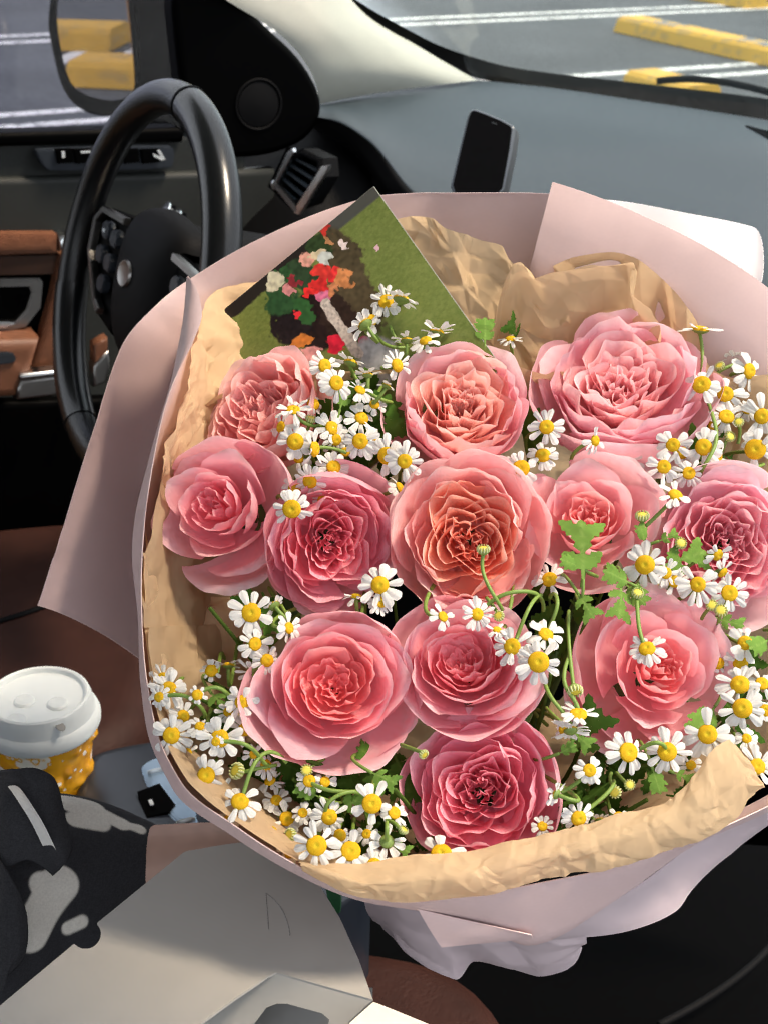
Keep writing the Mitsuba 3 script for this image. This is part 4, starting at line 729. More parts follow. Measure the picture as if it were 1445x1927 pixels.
# the leafy undergrowth deep between the blooms
rs = np.random.RandomState(77); ms, cs = [], []
for k in range(620):
    x, y = rs.uniform(300, 1460), rs.uniform(620, 1620)
    if ((x - 895) / 565) ** 2 + ((y - 1120) / 500) ** 2 > 1 or (x < 470 and 1000 < y < 1300): continue
    if any(math.hypot(x - q[1], y - q[2]) < q[3] * 1.12 for q in R_): continue
    d = bloom_dist(x, y) + rs.uniform(.022, .06)
    Z = nrm(-FWD + .7 * rs.randn(3)); X, Y, Z = frame(Z, rs.randn(3)); L = rs.uniform(.018, .034)
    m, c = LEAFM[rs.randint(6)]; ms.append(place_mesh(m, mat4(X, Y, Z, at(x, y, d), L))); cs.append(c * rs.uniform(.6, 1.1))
for k in range(160):
    x, y = rs.uniform(330, 1440), rs.uniform(650, 1600)
    if ((x - 890) / 570) ** 2 + ((y - 1120) / 490) ** 2 > 1: continue
    o = at(x, y, bloom_dist(x, y) + rs.uniform(.0, .03)); far = HAND + .5 * (o - HAND)
    if blocked(smooth3([o, o + (far - o) * .4, far], 10)): continue
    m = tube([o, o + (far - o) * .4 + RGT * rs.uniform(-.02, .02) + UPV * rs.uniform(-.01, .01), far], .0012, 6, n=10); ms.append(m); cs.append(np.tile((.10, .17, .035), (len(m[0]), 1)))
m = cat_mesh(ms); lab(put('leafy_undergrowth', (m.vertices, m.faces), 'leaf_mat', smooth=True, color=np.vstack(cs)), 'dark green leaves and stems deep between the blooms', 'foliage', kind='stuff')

# ------------------------------------------------------------------ labels of daisies and buds, from where they stand
SHORT = ['the peach rose', 'the left-edge pink rose', 'the coral and peach rose', 'the largest rose', 'the coral orange rose', 'the swirl-hearted rose', 'the dark pink rose', 'the right-edge rose', 'the big cupped rose', 'the oval-hearted rose', 'the daisy-topped rose', 'the frilly bottom rose']
def whereabouts(x, y):
    best = min(range(12), key=lambda i: math.hypot(x - R_[i][1], y - R_[i][2]) - R_[i][3])
    q = R_[best]; dx, dy = x - q[1], q[2] - y
    if math.hypot(dx, dy) < .62 * q[3]: return 'over the heart of ' + SHORT[best]
    a = math.degrees(math.atan2(dy, dx)) % 360
    return ['right of', 'upper right of', 'above', 'upper left of', 'left of', 'lower left of', 'below', 'lower right of'][int((a + 22.5) // 45) % 8] + ' ' + SHORT[best]
def look_of(v):
    size = 'large' if v[2] >= 84 else 'small' if v[2] < 60 else 'medium'
    nz = v[5] / np.linalg.norm(v[3:6])
    return f"{size} " + ('back-turned' if nz < -.05 else 'side-on' if nz < .62 else 'half-turned' if nz < .9 else 'front-facing') + ' daisy'
from collections import defaultdict
groups = defaultdict(list)
for k, v in DAISY: groups[look_of(v) + ' ' + whereabouts(v[0], v[1])].append((v[0], v[1], k))
for k, q in BUDS: groups['yellow green bud ' + whereabouts(q[0], q[1])].append((q[0], q[1], k))
for txt, items in groups.items():
    if len(items) == 1: labels[items[0][2]]['label'] = txt; continue
    ax = 0 if np.ptp([i[0] for i in items]) >= np.ptp([i[1] for i in items]) else 1
    items.sort(key=lambda i: i[ax]); n = len(items)
    ends = (('leftmost', 'rightmost') if ax == 0 else ('uppermost', 'lowest'))
    for j, it in enumerate(items):
        w = ends[0] if j == 0 else ends[1] if j == n - 1 else ['', 'second', 'third', 'fourth', 'fifth', 'sixth'][j] + (' from left' if ax == 0 else ' from top')
        labels[it[2]]['label'] = txt + ', ' + w + (' of ' + {2: 'two', 3: 'three', 4: 'four', 5: 'five'}.get(n, str(n)) if j in (0, n - 1) else '')

# ------------------------------------------------------------------ wrapping paper
wrap = thing('wrapping_paper', 'stiff matt pink wrapping paper folded round the whole bouquet', 'wrapping paper')
back = [[(70, 1140, 0.770), (100, 1052, 0.775), (140, 920, 0.785), (185, 780, 0.798), (230, 648, 0.815), (290, 577, 0.850), (360, 522, 0.867), (480, 452, 0.877), (640, 386, 0.892), (720, 366, 0.897), (820, 361, 0.902), (950, 361, 0.902), (1075, 364, 0.897)],
        [(176, 1185, 0.810), (196, 1090, 0.820), (222, 960, 0.830), (252, 830, 0.850), (296, 705, 0.860), (352, 630, 0.870), (420, 572, 0.887), (530, 510, 0.894), (670, 442, 0.902), (740, 420, 0.907), (830, 418, 0.912), (950, 418, 0.912), (1070, 425, 0.907)],
        [(292, 1266, 0.860), (300, 1180, 0.880), (320, 1020, 0.890), (350, 880, 0.900), (400, 760, 0.917), (460, 690, 0.917), (520, 640, 0.917), (620, 580, 0.922), (720, 540, 0.927), (800, 520, 0.927), (880, 520, 0.927), (980, 520, 0.927), (1065, 525, 0.922)]]
lab(put('back_sheet', paper(crumple(loft(back, 160, 40), .0035, 11, 31, 2), .0006), 'wrap_mat', wrap, smooth=35), 'broad pink sheet flaring out at the left and top')
right = [[(1039, 344, .85), (1100, 363, .845), (1180, 394, .84), (1300, 450, .83), (1400, 510, .82), (1500, 590, .815), (1600, 700, .80), (1660, 850, .79), (1680, 1050, .775)],
         [(1018, 424, .845), (1060, 450, .842), (1150, 480, .838), (1250, 520, .83), (1330, 580, .822), (1420, 640, .815), (1500, 740, .80), (1570, 860, .79), (1600, 1050, .78)],
         [(998, 505, .85), (1030, 560, .85), (1120, 600, .845), (1220, 640, .84), (1290, 690, .835), (1370, 760, .825), (1440, 830, .815), (1500, 900, .81), (1530, 1050, .80)]]
lab(put('right_sheet', paper(crumple(loft(right, 120, 36), .0030, 11, 32, 2), .0006), 'wrap_mat', wrap, smooth=35), 'dusky pink sheet with a sharp corner at the top right')
lab(put('turned_back_flap', paper(loft([[(1085, 372, .90), (1150, 376, .90), (1300, 402, .89), (1400, 422, .885), (1422, 429, .883), (1432, 446, .88)], [(1085, 450, .895), (1160, 460, .895), (1300, 470, .885), (1400, 476, .88), (1425, 480, .878), (1437, 486, .875)], [(1085, 520, .89), (1150, 530, .89), (1290, 545, .88), (1390, 545, .875), (1420, 540, .872), (1433, 530, .87)]], 40, 16), .0006), 'wrap_white_mat', wrap, smooth=35), 'pale underside of a turned back corner at the top right')
rim = [(354, 519, .772), (373, 550, .77), (380, 582, .768), (365, 640, .76), (335, 700, .755), (310, 770, .748), (292, 850, .742), (275, 960, .735), (267, 1060, .73), (268, 1180, .72), (278, 1290, .705), (305, 1405, .685), (340, 1470, .672), (450, 1560, .658), (580, 1640, .650), (700, 1690, .648), (760, 1699, .648), (870, 1688, .650), (1000, 1665, .654), (1200, 1620, .664), (1320, 1575, .674), (1450, 1515, .69), (1570, 1440, .70)]
low = [(352, 521, .778), (350, 560, .776), (345, 605, .774), (335, 660, .772), (322, 720, .768), (300, 795, .764), (282, 860, .76), (255, 975, .754), (250, 1050, .75), (260, 1160, .738), (266, 1290, .722), (290, 1412, .70), (325, 1482, .685), (438, 1572, .672), (572, 1652, .664), (690, 1698, .664), (780, 1712, .664), (900, 1738, .668), (1000, 1766, .676), (1170, 1684, .682), (1300, 1594, .690), (1450, 1524, .70), (1570, 1450, .71)]
deepr = [(390, 640, 0.880), (395, 680, 0.880), (398, 720, 0.880), (400, 770, 0.880), (400, 830, 0.880), (400, 890, 0.880), (398, 950, 0.880), (390, 1020, 0.880), (380, 1100, 0.880), (370, 1180, 0.870), (370, 1270, 0.800), (400, 1380, 0.780), (440, 1450, 0.770), (540, 1540, 0.755), (640, 1610, 0.750), (730, 1660, 0.750), (800, 1690, 0.750), (900, 1710, 0.750), (1010, 1735, 0.750), (1170, 1650, 0.760), (1300, 1570, 0.770), (1440, 1500, 0.780), (1540, 1440, 0.790)]
def loft_u(rows, nu, nv):
    """like loft(), with the rows' points answering one another one by one"""
    from scipy.interpolate import PchipInterpolator
    q = np.array(rows, float); r0 = q[0]; s = np.r_[0, np.cumsum(np.linalg.norm(np.diff(r0[:, :2], axis=0), axis=1))]; s /= s[-1]
    W = EYE + q[..., 2:3] * (FWD + (q[..., 0:1] - CX) / F * RGT + (CY - q[..., 1:2]) / F * UPV)
    W = PchipInterpolator(s, W, axis=1)(np.linspace(0, 1, nu)).transpose(1, 0, 2)
    return interp1d(np.linspace(0, 1, len(rows)), W, axis=1)(np.linspace(0, 1, nv)) if len(rows) < 3 else PchipInterpolator(np.linspace(0, 1, len(rows)), W, axis=1)(np.linspace(0, 1, nv))
lab(put('front_sheet', paper(loft_u([rim, low, deepr], 170, 24), .0006), 'wrap_mat', wrap, smooth=35), 'pink sheet curling round the left side and the front')
put('pointed_fold', paper(loft([[(786, 1711, .660), (880, 1733, .662), (1000, 1760, .668)], [(806, 1746, .663), (890, 1764, .666), (1001, 1764, .671)], [(830, 1783, .668), (900, 1776, .671), (1002, 1767, .674)]], 30, 10), .0006), 'wrap_mat', wrap, smooth=35)
lab(put('outer_sheet', paper(crumple(loft([[(992, 1767, .676), (1090, 1732, .680), (1200, 1667, .685), (1300, 1594, .692), (1450, 1525, .702), (1570, 1452, .712)], [(1000, 1768, .69), (1085, 1750, .69), (1180, 1712, .695), (1290, 1650, .704), (1450, 1540, .715), (1570, 1470, .725)], [(1004, 1769, .70), (1080, 1763, .70), (1150, 1757, .702), (1272, 1716, .71), (1300, 1680, .715), (1380, 1604, .722), (1450, 1552, .73), (1570, 1480, .74)]], 60, 16), .002, 30, 4, 2), .0006), 'wrap_back_mat', wrap, smooth=35), 'pale lilac sheet at the lower right')
G = loft([[(676, 1672, .76), (760, 1690, .73), (900, 1730, .73), (1020, 1745, .735), (1100, 1740, .75)], [(690, 1715, .77), (765, 1760, .75), (880, 1780, .75), (1000, 1790, .755), (1096, 1766, .77)], [(716, 1755, .785), (800, 1812, .77), (858, 1845, .775), (892, 1812, .79), (940, 1822, .775), (1010, 1826, .79), (1072, 1814, .79), (1092, 1786, .795)]], 80, 30)
lab(put('gathered_tail', paper(crumple(G, .010, 26, 9, 2), .0006), 'wrap_back_mat', wrap, smooth=35), 'pale gathered tail of paper under the bouquet')

# crumpled tissue paper inside
tissue = thing('tissue_paper', 'crumpled golden brown tissue paper lining the bouquet, folded over its front rim', 'tissue paper')
def tis(name, G, amp, freq, seed, label=None, parent=tissue, tone=1.0, octs=3):
    G0 = G; G = crumple(G, amp, freq, seed, octs)
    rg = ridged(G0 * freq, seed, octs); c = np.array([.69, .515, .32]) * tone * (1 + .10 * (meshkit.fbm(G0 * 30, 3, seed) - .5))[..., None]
    c = c + (np.clip(.16 - rg, 0, 1) * .5)[..., None] * np.array([.8, .7, .5])
    k = put(name, sheet_mesh(G), 'tissue_mat', parent, smooth=24, color=None) if False else put(name, sheet_mesh(G), 'tissue_mat', parent, smooth=True, color=np.clip(c, 0, .9).reshape(-1, 3))
    if label: lab(k, label)
ring = [(283, 1180), (283, 1080), (287, 960), (300, 870), (350, 780), (430, 730), (560, 710), (760, 690), (1000, 690), (1200, 700), (1350, 760), (1470, 850), (1560, 1000), (1560, 1200), (1500, 1400), (1380, 1500), (1200, 1575), (1000, 1630), (760, 1668), (600, 1618), (460, 1530), (345, 1440), (298, 1330), (285, 1250), (283, 1180)]
def rd(x, y): return bloom_dist(x, y) + (-.012 if x < 480 and y > 860 else .014)
rr = [[(x, y, rd(x, y) + (.008 if y > 1450 else 0)) for x, y in ring]]
for f, e in ((.86, .045), (.66, .09), (.40, .16)):
    rr.append([(880 + (x - 880) * f, 1130 + (y - 1130) * f + 30 * (1 - f), rd(x, y) * f + (1 - f) * .80 + e) for x, y in ring])
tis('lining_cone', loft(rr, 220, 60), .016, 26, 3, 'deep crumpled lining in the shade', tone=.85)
tis('left_upright_sheet', FWD * -.008 + loft([[(300, 880, .765), (345, 735, .79), (370, 625, .828), (388, 572, .868), (410, 552, .880), (450, 540, .886), (520, 508, .890), (640, 470, .882)], [(320, 930, .785), (372, 800, .80), (410, 700, .845), (440, 650, .868), (480, 620, .880), (540, 590, .870), (600, 560, .88), (700, 520, .89)], [(340, 980, .80), (400, 880, .82), (450, 800, .84), (500, 740, .858), (540, 700, .87), (600, 670, .878), (660, 640, .888), (760, 600, .895)]], 140, 90), .010, 40, 21, 'pale crinkled tissue standing at the left of the photo card', tone=1.15)
tis('back_sheet', loft([[(690, 440, .872), (745, 413, .868), (792, 407, .862), (815, 411, .858), (850, 438, .852), (900, 452, .852), (944, 462, .848), (962, 492, .842), (990, 520, .84), (1030, 560, .84)], [(700, 560, .875), (760, 540, .868), (800, 540, .86), (830, 560, .852), (870, 570, .848), (910, 580, .848), (945, 600, .846), (970, 620, .843), (1000, 640, .842), (1040, 660, .842)], [(720, 720, .86), (780, 720, .855), (820, 720, .85), (860, 720, .848), (890, 730, .846), (920, 740, .846), (950, 750, .846), (980, 760, .846), (1010, 770, .845), (1050, 780, .845)]], 150, 80), .018, 26, 5, 'folded tissue standing right of the photo card')
tis('middle_sheet', loft([[(925, 640, .842), (936, 575, .834), (955, 520, .828), (972, 498, .822), (1000, 528, .820), (1040, 512, .818), (1085, 500, .816), (1130, 487, .814), (1180, 486, .812), (1206, 502, .808), (1198, 545, .806), (1226, 590, .803), (1240, 640, .80)], [(930, 680, 0.848), (945, 640, 0.842), (970, 610, 0.840), (1000, 600, 0.840), (1030, 600, 0.840), (1060, 590, 0.838), (1100, 580, 0.836), (1140, 570, 0.834), (1170, 570, 0.830), (1190, 580, 0.825), (1200, 610, 0.822), (1220, 650, 0.820), (1240, 690, 0.816)], [(940, 780, 0.868), (960, 780, 0.866), (980, 780, 0.866), (1010, 780, 0.866), (1040, 780, 0.864), (1070, 780, 0.862), (1100, 780, 0.860), (1140, 780, 0.858), (1170, 780, 0.854), (1190, 780, 0.850), (1210, 780, 0.846), (1230, 780, 0.842), (1250, 780, 0.838)]], 170, 80), .017, 26, 6, 'tissue sheet curved round behind the largest rose')
tis('right_back_sheet', loft([[(1040, 500, .838), (1080, 484, .835), (1150, 474, .832), (1200, 487, .83), (1240, 520, .826), (1285, 562, .82), (1312, 600, .815), (1330, 660, .81), (1388, 706, .803), (1450, 702, .798), (1540, 780, .79)], [(1060, 600, .842), (1100, 590, .84), (1150, 590, .838), (1190, 600, .836), (1220, 620, .833), (1250, 650, .828), (1280, 690, .824), (1310, 740, .82), (1370, 770, .814), (1440, 800, .808), (1520, 880, .80)], [(1080, 720, .845), (1120, 720, .843), (1160, 720, .841), (1200, 730, .838), (1230, 750, .836), (1260, 780, .832), (1290, 810, .828), (1320, 850, .824), (1370, 900, .82), (1430, 930, .815), (1500, 960, .81)]], 160, 70), .018, 28, 7, 'tissue sheet behind the daisies at the upper right', octs=2)
flap = [[(560, 1622, .652), (600, 1626, .650), (680, 1630, .650), (760, 1616, .650), (850, 1610, .650), (950, 1590, .652), (1060, 1565, .656), (1180, 1530, .660), (1268, 1498, .664), (1320, 1440, .668), (1350, 1404, .672), (1372, 1392, .676), (1402, 1425, .676), (1438, 1474, .678)],
        [(566, 1628, .646), (620, 1645, .642), (690, 1664, .640), (770, 1660, .640), (860, 1652, .641), (950, 1636, .643), (1060, 1610, .647), (1180, 1578, .652), (1268, 1546, .656), (1330, 1510, .660), (1366, 1484, .663), (1390, 1466, .666), (1412, 1468, .670), (1439, 1478, .675)],
        [(572, 1634, .648), (630, 1664, .645), (690, 1688, .644), (760, 1698, .644), (870, 1688, .646), (960, 1672, .648), (1060, 1652, .652), (1190, 1622, .658), (1280, 1592, .663), (1345, 1562, .667), (1385, 1538, .670), (1410, 1512, .672), (1425, 1495, .674), (1440, 1482, .676)]]
tis('front_fold', loft_u(flap, 260, 60), .0048, 52, 8, 'broad tissue fold over the front rim with a raised corner at the right', tone=1.08)
band = [[(272, 1040, .735), (274, 1100, .73), (275, 1180, .722), (286, 1290, .706), (314, 1400, .686), (348, 1464, .673), (455, 1553, .659), (585, 1632, .650), (640, 1662, .648)],
        [(280, 1040, .742), (290, 1100, .742), (300, 1180, .735), (318, 1290, .718), (345, 1390, .70), (382, 1450, .685), (480, 1535, .672), (600, 1615, .664), (660, 1640, .660)],
        [(300, 1040, .77), (330, 1100, .78), (345, 1180, .775), (350, 1290, .76), (370, 1390, .74), (410, 1440, .725), (500, 1520, .705), (620, 1600, .695), (680, 1630, .69)]]
tis('left_band', loft(band, 120, 24), .004, 36, 10, 'thin tissue edge along the left rim')
tis('left_inner_folds', FWD * .02 + loft([[(276, 1000, .745), (330, 1090, .775), (400, 1120, .785), (460, 1110, .79)], [(290, 1150, .74), (340, 1190, .765), (400, 1180, .775), (470, 1170, .785)], [(300, 1250, .73), (350, 1280, .745), (400, 1260, .765), (470, 1240, .785)], [(320, 1330, .73), (370, 1340, .745), (420, 1330, .765), (490, 1310, .785)]], 70, 70), .022, 22, 12, 'crumpled tissue hollow under the left rose', octs=2)

# ------------------------------------------------------------------ photo card among the flowers
card = thing('photo_card', 'glossy photo card showing a person in dark clothes holding flowers on a lawn', 'photo card')
cp, cn = at(560, 560, .848), nrm(-FWD + .16 * UPV - .40 * RGT)
A_, B0 = on_plane(703, 351, cp, cn), on_plane(402, 599, cp, cn); W_ = np.linalg.norm(B0 - A_)
cx_ = (B0 - A_) / W_; cy_ = on_plane(836, 592, cp, cn) - A_; cy_ = nrm(cy_ - (cy_ @ cx_) * cx_); HH = 1.12
def cuv(px, py): q = on_plane(px, py, cp, cn) - A_; return (q @ cx_) / W_, (q @ cy_) / W_
ELL = [(640, 480, 36, 62, .07, .055, .03), (672, 565, 42, 78, .085, .066, .036), (600, 600, 55, 62, .018, .010, .010), (548, 610, 40, 40, .014, .010, .012), (640, 600, 30, 60, .03, .018, .014),
       (528, 560, 34, 34, .025, .075, .028), (546, 520, 30, 24, .03, .085, .03), (572, 585, 17, 30, .03, .10, .03), (572, 520, 22, 40, .03, .06, .028), (600, 462, 22, 26, .03, .055, .02),
       (517, 530, 20, 19, .60, .58, .42), (577, 488, 13, 15, .72, .36, .28), (596, 478, 12, 10, .62, .52, .34), (609, 486, 11, 15, .58, .62, .58), (647, 460, 9, 12, .74, .62, .60), (545, 545, 11, 14, .62, .26, .26), (552, 528, 8, 16, .25, .03, .04),
       (605, 512, 15, 18, .70, .05, .04), (600, 538, 18, 16, .62, .03, .03), (632, 516, 16, 16, .72, .04, .04), (580, 551, 9, 11, .72, .03, .03), (612, 434, 10, 15, .50, .04, .03), (615, 452, 6, 10, .45, .22, .10), (606, 558, 12, 14, .62, .16, .28),
       (650, 524, 14, 22, .60, .24, .09), (625, 545, 18, 10, .56, .22, .10), (557, 592, 6, 10, .60, .03, .04), (562, 645, 21, 15, .58, .20, .04), (634, 648, 17, 20, .62, .02, .05), (578, 668, 22, 12, .76, .36, .36), (688, 642, 10, 9, .5, .06, .14),
       (704, 466, 8, 6, .72, .46, .50), (588, 694, 18, 22, .55, .56, .58), (712, 680, 40, 50, .40, .42, .44)]
ELL = [(*cuv(a, b), c_ / 389, d_ / 389, r_, g_, b_) for a, b, c_, d_, r_, g_, b_ in ELL]
rib = [cuv(612, 572), cuv(675, 665)]
def card_fn(p, n, uv):
    s_, t = mi.Float(uv.x), mi.Float(uv.y) * HH
    st = noise(s_ * 14 + t * 90, t * 22 - s_ * 60, 0); fine = noise(s_ * 150 + t * 40, t * 150, 2)
    col = mix((.075, .125, .022), (.24, .28, .085), .55 * fbm(s_ * 3, t * 3, 0) + .3 * st + .15 * fine)
    w = (noise(s_ * 26, t * 26, 5) - .5) * .035 + (noise(s_ * 70, t * 70, 6) - .5) * .022
    hedge = smoothstep(.075, .06, t + w * .5) * smoothstep(.33, .4, s_)
    col = mix(col, mi.Color3f(.022, .018, .016), hedge)
    col = mix(col, mi.Color3f(.075, .078, .07), smoothstep(.07, .055, t) * smoothstep(.36, .3, s_))
    tone = .72 + .56 * noise(s_ * 60, t * 60, 1)
    for (a, b, c_, d_, r_, g_, b_) in ELL:
        k = dr.sqrt(dr.square((s_ - a + w) / c_) + dr.square((t - b - w) / d_))
        col = mix(col, mi.Color3f(r_, g_, b_) * tone, smoothstep(1.12, .9, k))
    (a, b), (c_, d_) = rib; L2 = (c_ - a) ** 2 + (d_ - b) ** 2
    q = dr.clip(((s_ - a) * (c_ - a) + (t - b) * (d_ - b)) / L2, 0, 1)
    k = dr.sqrt(dr.square(s_ - a - q * (c_ - a) + w * .4) + dr.square(t - b - q * (d_ - b)))
    return mix(col, mi.Color3f(.62, .56, .50) * (.6 + .5 * noise(s_ * 90, t * 90, 4)), smoothstep(.030, .022, k))
M_('card_print_mat', mikit.proc(card_fn), .3, spec=.4)
V = np.array([A_, A_ + cx_ * W_, A_ + cx_ * W_ + cy_ * W_ * HH, A_ + cy_ * W_ * HH])
put('print', (V + cn * .0003, np.array([[0, 1, 2], [0, 2, 3]])), 'card_print_mat', card, uv=np.array([[0, 0], [1, 0], [1, 1], [0, 1.0]]))
b_ = slab(Polygon([(-.0004, -.0004), (W_ + .0004, -.0004), (W_ + .0004, W_ * HH + .0004), (-.0004, W_ * HH + .0004)]), .0005, 0)
put('board', place_mesh(b_, mat4(cx_, cy_, np.cross(cx_, cy_), A_ + (0 if np.dot(np.cross(cx_, cy_), cn) > 0 else 1) * cn * -.0005 * 0 - cn * (.0002 if np.dot(np.cross(cx_, cy_), cn) > 0 else .0007))), 'card_edge_mat', card)

# ------------------------------------------------------------------ coffee cup
cup = thing('coffee_cup', 'takeaway coffee cup with white plastic lid and yellow and white raised pattern', 'coffee cup')
co = at(76, 1346, 1.10); cs_ = 1.0
nz_, na_ = 44, 150; V = []
for i in range(nz_):
    z = -.125 + .121 * i / (nz_ - 1); r = .031 + .0115 * i / (nz_ - 1)
    a = np.linspace(0, 2 * np.pi, na_, endpoint=False); p = np.stack([r * np.cos(a), r * np.sin(a), a * 0 + z], 1)
    b = np.clip(meshkit.noise(p * 110, 4) - .52, 0, 1) * .011
    V.append(p * np.c_[1 + b / r, 1 + b / r, np.ones(na_)])
V = np.vstack(V); i, j = np.meshgrid(np.arange(nz_ - 1), np.arange(na_), indexing='ij'); a = (i * na_ + j).ravel(); b = (i * na_ + (j + 1) % na_).ravel()
CO = co.tolist()
def cup_fn(p, n, uv):
    x, y, z = p.x - CO[0], p.y - CO[1], p.z - CO[2]
    k = fbm(x * 42 + 3.3, y * 42, z * 42 + 1.7)
    d = noise(x * 190, y * 190, z * 190)
    col = mix((.62, .30, .012), (.50, .22, .008), smoothstep(.4, .7, noise(x * 110, y * 110, z * 110)))
    return mix(col, mi.Color3f(.62, .60, .52), dr.maximum(smoothstep(.54, .58, k) * smoothstep(.75, .6, d), smoothstep(.80, .84, d)))
M_('cup_print_mat', mikit.proc(cup_fn), .35)
put('printed_sleeve', (V + co, np.vstack([np.stack([a, b, b + na_], 1), np.stack([a, b + na_, a + na_], 1)])), 'cup_print_mat', cup, smooth=True)
lid = lathe([(.0428, -.008), (.0478, -.008), (.0492, -.005), (.0492, .000), (.0475, .004), (.0452, .006), (.0432, .016), (.0415, .0205), (.0395, .0215), (.0378, .0205), (.0365, .0170), (.034, .0162), (0, .0168)], 72)
lk = put('lid', place_mesh(lid, mat4((1, 0, 0), (0, 1, 0), (0, 0, 1), co)), 'lid_mat', cup, smooth=30)
for px, py in ((46, 1321), (108, 1326), (30, 1358)):
    c = on_z(px, py, co[2] + .0166)
    put('lid_button', place_mesh(lathe([(0, .0014), (.0045, .0012), (.0062, .0022), (.0078, .0018), (.0088, 0)], 28), mat4((1, 0, 0), (0, 1, 0), (0, 0, 1), c)), 'lid_mat', lk, smooth=True)
c = on_z(114, 1368, co[2] + .0168); put('sip_hole', place_mesh(lathe([(0, .0004), (.004, .0003), (.0045, 0)], 20), mat4((1.5, 0, 0), (0, .8, 0), (0, 0, 1), c)), 'box_dark_mat', lk)
put('cup_holder_ring', place_mesh(lathe([(.046, -.110), (.052, -.108), (.052, -.12), (.046, -.125)], 48), mat4((1, 0, 0), (0, 1, 0), (0, 0, 1), co)), 'phone_side_mat', con, smooth=30)

# ------------------------------------------------------------------ the person's arm
import manifold3d as m3
def chain(js, link, edge=.006, it=8):
    """one continuous body: hulls of spheres at neighbouring joints, joined and smoothed"""
    tot = m3.Manifold()
    for a, b in link:
        s1 = m3.Manifold.sphere(js[a][1], 28).translate(js[a][0]); s2 = m3.Manifold.sphere(js[b][1], 28).translate(js[b][0])
        tot = tot + m3.Manifold.batch_hull([s1, s2])
    m = tot.refine_to_length(edge).to_mesh(); m = trimesh.Trimesh(m.vert_properties[:, :3], m.tri_verts)
    trimesh.smoothing.filter_taubin(m, .5, -.52, it); return m
person = thing('person', 'arm in a loose black and cream patterned sleeve reaching under the bouquet from the left', 'person')
el, wr = at(-260, 1800, .86), at(520, 1612, .875)
J = {0: (el, .040), 1: (at(120, 1668, .88), .036), 2: (at(270, 1636, .878), .0285), 3: (at(400, 1612, .876), .0225), 4: (wr, .0185)}
hd = nrm(at(640, 1585, .86) - wr); J[5] = (wr + hd * .025, .021); J[6] = (wr + hd * .06, .022)
up_ = nrm(UPV - (UPV @ hd) * hd); nn = np.cross(hd, up_)
links = [(0, 1), (1, 2), (2, 3), (3, 4), (4, 5), (5, 6)]
k = 7
for f in range(4):
    off = (f - 1.5) * .0185; ln = [.026, .030, .028, .021][f]
    base = wr + hd * .078 + up_ * off; J[k] = (wr + hd * .035 + up_ * off * .7, .0115); J[k + 1] = (base, .0095); J[k + 2] = (base + (hd * .8 - nn * .6) * ln * 1.2, .0085); J[k + 3] = (base + (hd * .8 - nn * .6) * ln * 1.2 + (hd * .1 - nn) * ln * .8, .0075)
    links += [(k, k + 1), (k + 1, k + 2), (k + 2, k + 3)]; k += 4
J[k] = (wr + hd * .02 + up_ * .012, .012); J[k + 1] = (wr + hd * .045 + up_ * .042, .0105); J[k + 2] = (wr + hd * .07 + up_ * .05 - nn * .012, .0095); links += [(k, k + 1), (k + 1, k + 2)]
put('body', chain(J, links, .005), 'skin_mat', person, smooth=True)
M_('soft_cloth_mat', mikit.proc(lambda p, n, uv: mi.Color3f(.026, .026, .029) * (.7 + .6 * noise(p.x * 1600, p.y * 1600, p.z * 1600))), .85, spec=.1)
M_('pale_cloth_mat', (.48, .465, .44), .9, spec=.1)
SJ = {0: (at(-260, 1860, .84), .085), 1: (at(-40, 1690, .86), .075), 2: (at(90, 1650, .87), .060), 3: (at(200, 1632, .877), .042), 4: (at(252, 1628, .878), .034),
      5: (at(-60, 1560, .85), .036), 6: (at(60, 1500, .845), .018), 7: (at(105, 1590, .832), .016), 8: (at(60, 1640, .83), .022), 9: (at(-40, 1760, .82), .05), 10: (at(90, 1680, .83), .020), 11: (at(0, 1860, .82), .03), 12: (at(150, 1720, .85), .03)}
sm = chain(SJ, [(0, 1), (1, 2), (2, 3), (3, 4), (5, 6), (6, 7), (7, 8), (5, 8), (8, 9), (8, 10), (9, 11), (0, 9), (2, 12), (1, 5), (12, 3)], .006, 6)
P = np.array(sm.vertices); N = np.array(sm.vertex_normals)
sm.vertices = P + N * ((ridged(P * np.array([14, 14, 9]), 5, 2) - .4) * .019)[:, None]
q = np.array(sm.vertices) - EYE; qd = q @ FWD; qx, qy = CX + F * (q @ RGT) / qd, CY - F * (q @ UPV) / qd
def on_cloth(x, y): k = np.argsort(np.hypot(qx - x, qy - y) + (qd - qd.min()) * 150)[:1]; return np.array(sm.vertices)[k[0]]
CR = []
for (x0, y0), (x1, y1), w in [((118, 1508), (170, 1524), 26), ((170, 1524), (225, 1546), 18), ((225, 1546), (262, 1560), 10), ((140, 1540), (190, 1552), 20), ((105, 1668), (66, 1750), 36), ((80, 1668), (118, 1664), 22), ((130, 1745), (150, 1738), 10)]:
    a, b = on_cloth(x0, y0), on_cloth(x1, y1); CR.append((a.tolist(), (b - a).tolist(), float((b - a) @ (b - a)) + 1e-9, w * .85 / F))
def sleeve_fn(p, n, uv):
    col = mi.Color3f(.022, .022, .025) * (.7 + .6 * noise(p.x * 1600, p.y * 1600, p.z * 1600))
    w = (noise(p.x * 40, p.y * 40, p.z * 40) - .5) * .003
    for a, e, L, r in CR:
        q = mi.Vector3f(p.x - a[0], p.y - a[1], p.z - a[2]); t = dr.clip((q.x * e[0] + q.y * e[1] + q.z * e[2]) / L, 0, 1)
        d = dr.norm(q - mi.Vector3f(e[0] * t, e[1] * t, e[2] * t))
        col = mix(col, mi.Color3f(.50, .475, .43) * (.9 + .2 * noise(p.x * 1300, p.y * 1300, p.z * 1300)), smoothstep(r + .0015, r - .0008, d + w))
    return col
